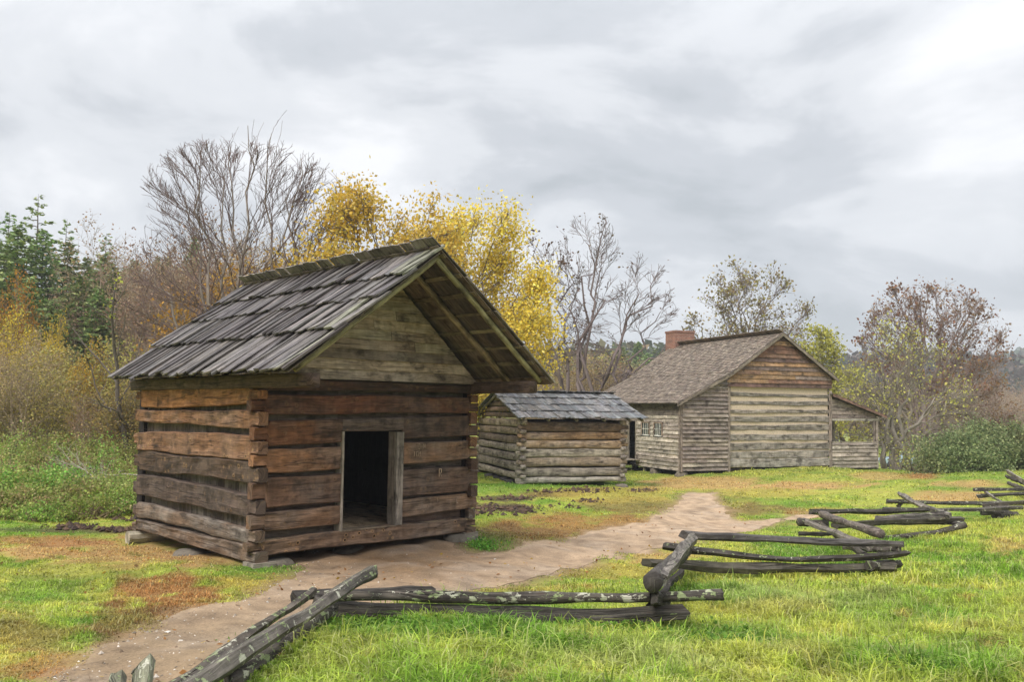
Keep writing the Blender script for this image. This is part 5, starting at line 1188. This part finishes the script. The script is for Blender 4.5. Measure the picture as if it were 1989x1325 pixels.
# singled-out trees on the left
plant('pine2','pine_tree','tallest sparse pine on the skyline at the far left',48,72,376,None,1.15,1)
plant('pine2','pine_tree','smaller ragged pine just right of the tallest skyline pine',106,76,425,None,1.0,2)
plant('pine','pine_tree','flat-topped pine on the left skyline above the dead vine-covered tree',186,70,452,None,.95,3)
plant('pine','pine_tree','dark pine cut by the left edge of the photo',-8,66,410,None,1.1,4)
plant('spruce','spruce_tree','dense dark conical evergreen seen between the bare stems',362,74,458,None,1.0,5)
plant('spruce2','spruce_tree','small evergreen right of the conical one, low behind the bare tree',418,76,512,None,.9,6)
plant('pine','pine_tree','pale pine top showing between the bare stems above the roof',462,80,474,None,.9,7)
for k,(u,v,d,key) in enumerate(((12,436,52,'spruce2'),(62,448,54,'spruce2'),(112,470,56,'spruce2'),(150,500,58,'spruce2'),(40,540,42,'spruce2'),(85,585,41,'spruce2'),(160,520,66,'spruce2'),(290,500,78,'spruce'),(225,520,75,'spruce2'),(-25,470,55,'spruce2'),(330,520,82,'spruce'),(5,540,52,'spruce'),(185,492,52,'spruce2'),(205,520,47,'spruce'),(245,505,60,'spruce2'),(138,535,44,'spruce2'),(310,500,72,'spruce2'),(175,560,43,'spruce2'))):
    plant(key,'evergreen_tree','broad dark green evergreen in the wood at the far left',u,d,v,'dark evergreens of the left wood',1.15,10+k)
rr_ = random.Random(91)
for k in range(34):
    u = 95+k*12+rr_.uniform(-14,14); d = rr_.uniform(40,66); v = 535+rr_.uniform(-30,60)-(20 if u>200 else -40)
    plant(rr_.choice(('bareA','bareB','bareB')),'brown_wood_tree','brown leafless tree in the wood behind the smokehouse, left',u,d,v,'brown leafless trees of the left wood',1.15,30+k)
for k in range(26):
    u = -20+k*12.5+rr_.uniform(-14,14); d = rr_.uniform(27,38); v = 710+rr_.uniform(-60,90)
    plant(rr_.choice(('olive','olive','bareB')),'olive_thicket_tree','low olive-brown leafy tree at the edge of the left wood',u,d,v,'olive thicket at the edge of the left wood',1.1,70+k)
plant('gold','orange_maple','bright orange tree at the left edge, upper one',10,39,560,None,.55,101)
plant('gold','orange_maple','bright orange tree at the left edge, lower one',20,37.5,625,None,.6,102)
plant('gold','orange_maple','broad dull orange tree at the left edge under the two bright ones',25,35,665,None,.9,103)
plant('gold','yellow_shrub_tree','bright yellow small tree left of the smokehouse eave',168,31,688,None,.55,104)
plant('gold','yellow_shrub_tree','yellow-green sapling above and left of the bright yellow tree',92,34,640,None,.4,105)
plant('gold','yellow_shrub_tree','yellow bush low behind the smokehouse, left of the bare stems',452,33,545,None,.9,106)
# leaning pale dead branch and the vine-hung dead tree
PDD = dict(seg=[12,7,4], n=[9,6], **{'from':[.2,.2]}, ang=[.7,.7], lr=[.38,.45], rr=[.5,.5], tip=[.25,.3,.4], wob=[.12,.15,.15], up=[-.01,.02,.0], rmin=.006)
tree('dead_tree','dead vine-hung tree with two bright green leaf tufts, left of the roof','tree',base_at(262,27),[((0,0,0),(-.22,0,1),6.4,.10),((.2,0,0),(.1,0,1),3.4,.07)],PDD,(.13,.105,.09),(60,.13,[(.45,.55,.08)],.1,.9),seed=111,twig=(.16,.13,.11))
tree('dead_branchy_sapling','pale dead sapling leaning left across the thicket beside the smokehouse','tree',base_at(262,20),[((0,0,.6),(-.75,0,.62),2.9,.035),((0,0,.8),(-.9,.1,.25),2.3,.022),((.1,0,1.0),(-.6,.1,.1),1.6,.016)],dict(PDD,rmin=.004),(.36,.32,.26),None,seed=112)
# trees behind the crib, middle distance
for k in range(16):
    u = 1030+k*15+rr_.uniform(-8,8)
    plant(rr_.choice(('olive','bareA','bareB')),'thicket_tree','olive-brown shrubby tree behind the corn crib',u,rr_.uniform(50,66),728+rr_.uniform(-26,24),'thicket behind the corn crib',1.5,120+k)
for k,(u,v) in enumerate(((1185,700),(1205,672),(1222,690),(1240,664),(1258,686),(1275,668),(1292,684),(1308,676),(1165,712),(1140,708),(1060,700),(1085,712),(1110,705))):
    plant(('spruce','spruce2','pine')[k%3],'distant_evergreen','distant evergreen on the low ridge left of the chimney',u,130+rr_.uniform(-12,12),v,'distant evergreens left of the chimney',1.3,140+k)
# treeline behind the porch and the right meadow
for k in range(26):
    u = 1590+k*17+rr_.uniform(-8,8)
    plant(rr_.choice(('bareA','bareB','olive')),'far_wood_tree','brown leafless tree in the treeline across the far meadow',u,150+rr_.uniform(-8,16),772+rr_.uniform(-26,16),'treeline across the far meadow',1.7,160+k)

# weeds along the foot of the left wood
WG=[(.22,.40,.06),(.32,.46,.09),(.18,.31,.06),(.40,.46,.12),(.30,.34,.10)]
WB=[(.30,.32,.10),(.25,.28,.08),(.38,.33,.12),(.28,.38,.08)]
wsp = [(-10,19.5,.75,0),(35,19.8,.75,0),(85,20.2,.7,0),(130,20.6,.7,0),(175,20,.7,1),(215,19.8,.65,1),(250,20.6,.7,1),(60,18.6,.55,0),(110,18.4,.5,1),(160,18.7,.6,1),(205,18.5,.55,0),(240,19,.6,1),(15,18.4,.5,1),(20,22.5,.95,1),(75,22.8,.9,1),(125,23,.95,0),(180,22.6,.9,1),(230,23,.95,1),(265,21.5,.8,1),(100,25,1.15,1),(30,25,1.15,1),(170,25,1.15,1),(240,25.5,1.2,1)]
for k,(u,d,h,t_) in enumerate(wsp):
    shrub('weed_clump','tall tangled green weed clump along the foot of the left wood','weeds',base_at(u,d,960),(.75,.6,h),34,3200 if h<1.5 else 3600,.060 if h<1.5 else .085,WG if t_==0 else WB,200+k,'weed clumps at the foot of the left wood',70,(.16,.12,.08),.42)
WD=[(.42,.30,.14),(.34,.30,.12),(.30,.34,.10),(.50,.38,.20)]
for k,(u,d,h,t_) in enumerate([(-15,18,.42,0),(25,17.7,.34,1),(48,18.1,.5,0),(78,17.6,.30,1),(96,18,.45,0),(128,17.7,.38,1),(150,18.2,.34,0),(182,17.6,.44,1),(208,18,.30,0),(228,18.3,.46,1),(70,21.2,1.15,0),(150,21.4,1.2,0),(8,21,1.05,0),(205,21.6,1.2,1)]):
    shrub('weed_clump','low straw-tipped tuft of weeds at the front of the weed bank, left of the smokehouse' if h<1 else 'tall thin dry-stemmed weed standing above the weed bank','weeds',base_at(u,d,960),(.55 if h<1 else .4,.4,h),18,(1100 if h<1 else 700),.05,WD if t_==0 else WG,260+k,'straw-tipped weed tufts' if h<1 else 'dry weeds above the bank',60,(.30,.23,.13),.45)
# ground cover leaves (clover and dock) by the fence
def cover(n, ells, seed, size, hmax, label):
    rs = np.random.RandomState(seed); X=[]
    for (u,v,ru,rv,k) in ells:
        m = int(n*k); uu = u+rs.normal(size=m)*ru*.5; vv = v+rs.normal(size=m)*rv*.5
        dd = np.empty(m); c = hit(u,v)
        # spread on the ground round the centre with the same size as seen
        sx = ru/ F_PX*c[1]; sy = rv/F_PX*c[1]*c[1]/2.0
        X.append(np.c_[c[0]+rs.normal(size=m)*sx*.5, c[1]+rs.normal(size=m)*sy*.5])
    X = np.vstack(X); z = G(X[:,0],X[:,1])+rs.uniform(.01,hmax,len(X))
    c = cols_of(len(X), [(.10,.30,.03),(.15,.36,.04),(.08,.22,.03),(.20,.40,.06)], rs, .3)
    me = leafmesh('clover', np.c_[X,z], size, c, LEAF, seed, .0, 1.35)
    return tag(put('clover', me), label, 'clover', kind='stuff')
cover(5200, [(700,1232,120,26,.28),(850,1240,130,24,.24),(985,1232,70,24,.16),(1180,1228,120,16,.12),(1390,1250,90,26,.1),(1500,1095,40,8,.04),(1660,1108,40,8,.06),(560,1262,90,30,.1),(1790,1310,80,20,.06)], 7, .038, .10, 'bright green clover and dock leaves growing along the fence foot')
cover(260, [(935,1066,26,7,1.)], 8, .045, .12, 'green weed leaves at the right corner of the smokehouse')

# pebbles and dirt clods
def lumps(n, x, y, r, col, name, label, cat, seed, mat):
    rs = np.random.RandomState(seed); V=[]; base = np.array([[1,0,0],[0,1,0],[-1,0,0],[0,-1,0],[0,0,.7],[0,0,-.7]]); F_=[(0,1,4),(1,2,4),(2,3,4),(3,0,4),(1,0,5),(2,1,5),(3,2,5),(0,3,5)]
    z = G(x,y)+r*.25; a = rs.uniform(0,6.28,n); st = rs.uniform(.6,1.4,(n,3))*r[:,None]
    b = base[None]*st[:,None]+rs.normal(size=(n,6,3))*r[:,None,None]*.15; ca, sa = np.cos(a)[:,None], np.sin(a)[:,None]
    Vx = b[:,:,0]*ca-b[:,:,1]*sa+x[:,None]; Vy = b[:,:,0]*sa+b[:,:,1]*ca+y[:,None]; V = np.stack([Vx,Vy,b[:,:,2]+z[:,None]],2).reshape(-1,3)
    L = (np.array(F_)[None]+(np.arange(n)*6)[:,None,None]).ravel()
    me = fast_mesh(name, V, L, np.full(n*8,3), mat, {'tint':('FLOAT_COLOR',np.repeat(col,6,0))}); return tag(put(name, me), label, cat, kind='stuff')
x, y, rs = scatter(26000, 4.5, 14, 77, .6); sdv = pathsd(x,y); u, v = proj(np.c_[x,y,G(x,y)])
k = (sdv < .1) & (sdv > -1.6) & (rs.rand(len(x)) < np.clip(1.0-(-sdv)*.6,.25,1)) & ((u<640)|(rs.rand(len(x))<.35))
x, y = x[k], y[k]; n = len(x)
lumps(n, x, y, rs.uniform(.003,.012,n)*(1+1.3*(rs.rand(n)<.05)), cols_of(n,[(.36,.31,.26),(.60,.54,.47),(.16,.13,.10),(.26,.19,.13)],rs), 'gravel', 'small loose stones scattered along the dirt path', 'gravel', 5, GROUND)
x, y, rs = scatter(1500, 4.5, 24, 78, 1.0); z = G(x,y)+.02; k = ~inbuild(x,y)
me = leafmesh('fallen_leaves', np.c_[x,y,z][k], .055, cols_of(int(k.sum()),[(.34,.17,.05),(.50,.34,.06),(.22,.12,.05),(.42,.22,.08)],rs), LEAF, 79, .75)
tag(put('fallen_leaves', me), 'brown and yellow leaves fallen on the grass and path', 'leaves', kind='stuff')
X=[]; rs = np.random.RandomState(9)
for (u,v,ru,rv,m) in ((1005,992,42,7,90),(945,987,30,6,60),(985,970,50,4,70),(1140,953,45,4,90),(1145,974,18,2.5,40),(1250,953,28,3,45),(1060,956,40,3,35),(150,1025,40,5,60),(230,1032,60,5,70),(570-300,1010,60,4,25),(350-130,1006,60,4,30),(1090,985,40,3,20),(935,998,25,4,40)):
    for _ in range(m):
        h_ = hit(u+rs.normal()*ru*.6, v+rs.normal()*rv*.6); X.append((h_[0],h_[1]))
X = np.array(X); n = len(X)
lumps(n, X[:,0], X[:,1], rs.uniform(.02,.075,n), cols_of(n,[(.085,.055,.04),(.12,.075,.05),(.06,.042,.035)],rs), 'soil_clods', 'dark upturned soil clods in the lawn', 'soil', 6, GROUND)

# ------------------------------------------------------------------ far hills
def hill(name, label, u0, u1, d0, d1, prof, col, seed, cover_n=0, cs=3.0, pal=None):
    """ridge whose crest passes the given (u, v) profile at distance d1"""
    us = np.linspace(u0,u1,90); rows=26; V=[]; T_=[]
    vs_ = np.interp(us, [p[0] for p in prof], [p[1] for p in prof])
    for r_ in range(rows):
        q = r_/(rows-1); d = d0+(d1-d0)*q
        for uu, vv in zip(us, vs_):
            x_ = (uu-U0)/F_PX*d; zt = at(uu,vv,d1)[2]; zb = -6.0; z_ = zb+(zt-zb)*(q**1.15)+ (VA.fbm(np.array([x_*.02]),np.array([d*.02]),4)[0]-.5)*14*q*(1-q)*2
            V.append((x_,d,z_)); T_.append(col)
    n = len(us); L=[]; S=[]
    for r_ in range(rows-1):
        for j in range(n-1): L += [r_*n+j, r_*n+j+1, (r_+1)*n+j+1, (r_+1)*n+j]; S.append(4)
    me = fast_mesh(name, V, L, S, GROUND, {'tint':('FLOAT_COLOR',np.array(T_))}, True); tag(put(name, me), label, 'hill', kind='structure')
    if cover_n:
        rs = np.random.RandomState(seed); V = np.array(V).reshape(rows,n,3); a = rs.uniform(0,rows-1.001,cover_n); b = rs.uniform(0,n-1.001,cover_n); ai=a.astype(int); bi=b.astype(int)
        p = V[ai,bi]*(1-(b-bi))[:,None]+V[ai,bi+1]*(b-bi)[:,None]; q = V[ai+1,bi]*(1-(b-bi))[:,None]+V[ai+1,bi+1]*(b-bi)[:,None]; p = p*(1-(a-ai))[:,None]+q*(a-ai)[:,None]
        c = cols_of(cover_n, pal, rs, .3); reps = 7
        P_ = np.repeat(p,reps,0)+rs.normal(size=(cover_n*reps,3))*np.array([cs*.45,cs*.45,cs*.4])+np.array([0,0,cs*.6])
        me = leafmesh('hill_forest', P_, cs*.75, np.repeat(c,reps,0), NEEDLE, seed)
        tag(put('hill_forest', me), 'continuous forest covering '+label, 'forest', kind='stuff')
hill('hills','the far blue-green hill at the right edge',1840,2300,420,640,[(1840,760),(1900,735),(1950,712),(1989,705),(2100,690),(2300,700)],(.06,.09,.05),301,5200,7.0,[(.06,.09,.045),(.09,.11,.05),(.12,.11,.06)])
hill('hills','the low grey-brown ridge behind the right-hand trees',1300,2250,230,330,[(1300,742),(1500,728),(1620,722),(1750,710),(1850,712),(1960,722),(2100,730),(2250,740)],(.12,.10,.075),302,6500,4.6,[(.16,.13,.10),(.20,.16,.12),(.12,.11,.08),(.10,.12,.07)])
hill('hills','the low wooded ridge behind the corn crib',700,1340,170,240,[(700,700),(900,700),(1050,712),(1150,712),(1290,704),(1340,720)],(.10,.11,.06),303,3600,4.0,[(.10,.13,.06),(.16,.15,.07),(.24,.18,.08),(.08,.10,.05)])

# ------------------------------------------------------------------ haze
def haze(x0,x1,y0,y1,z0,z1,dens):
    V=[(x,y,z) for z in (z0,z1) for y in (y0,y1) for x in (x0,x1)]
    F_=[0,2,3,1, 4,5,7,6, 0,1,5,4, 2,6,7,3, 0,4,6,2, 1,3,7,5]
    m, nt = new_mat('haze'); pv_ = nd(nt,'ShaderNodeVolumePrincipled',{'Color':(.86,.90,.95,1),'Density':dens})
    nd(nt,'ShaderNodeOutputMaterial',{'Volume':pv_.outputs[0]})
    me = fast_mesh('haze', V, F_, [4]*6, m, {}); tag(put('haze', me), 'thin grey-blue haze in the damp air', 'haze', kind='stuff')
haze(-700,1500,-70,1100,-40,90,.0007)
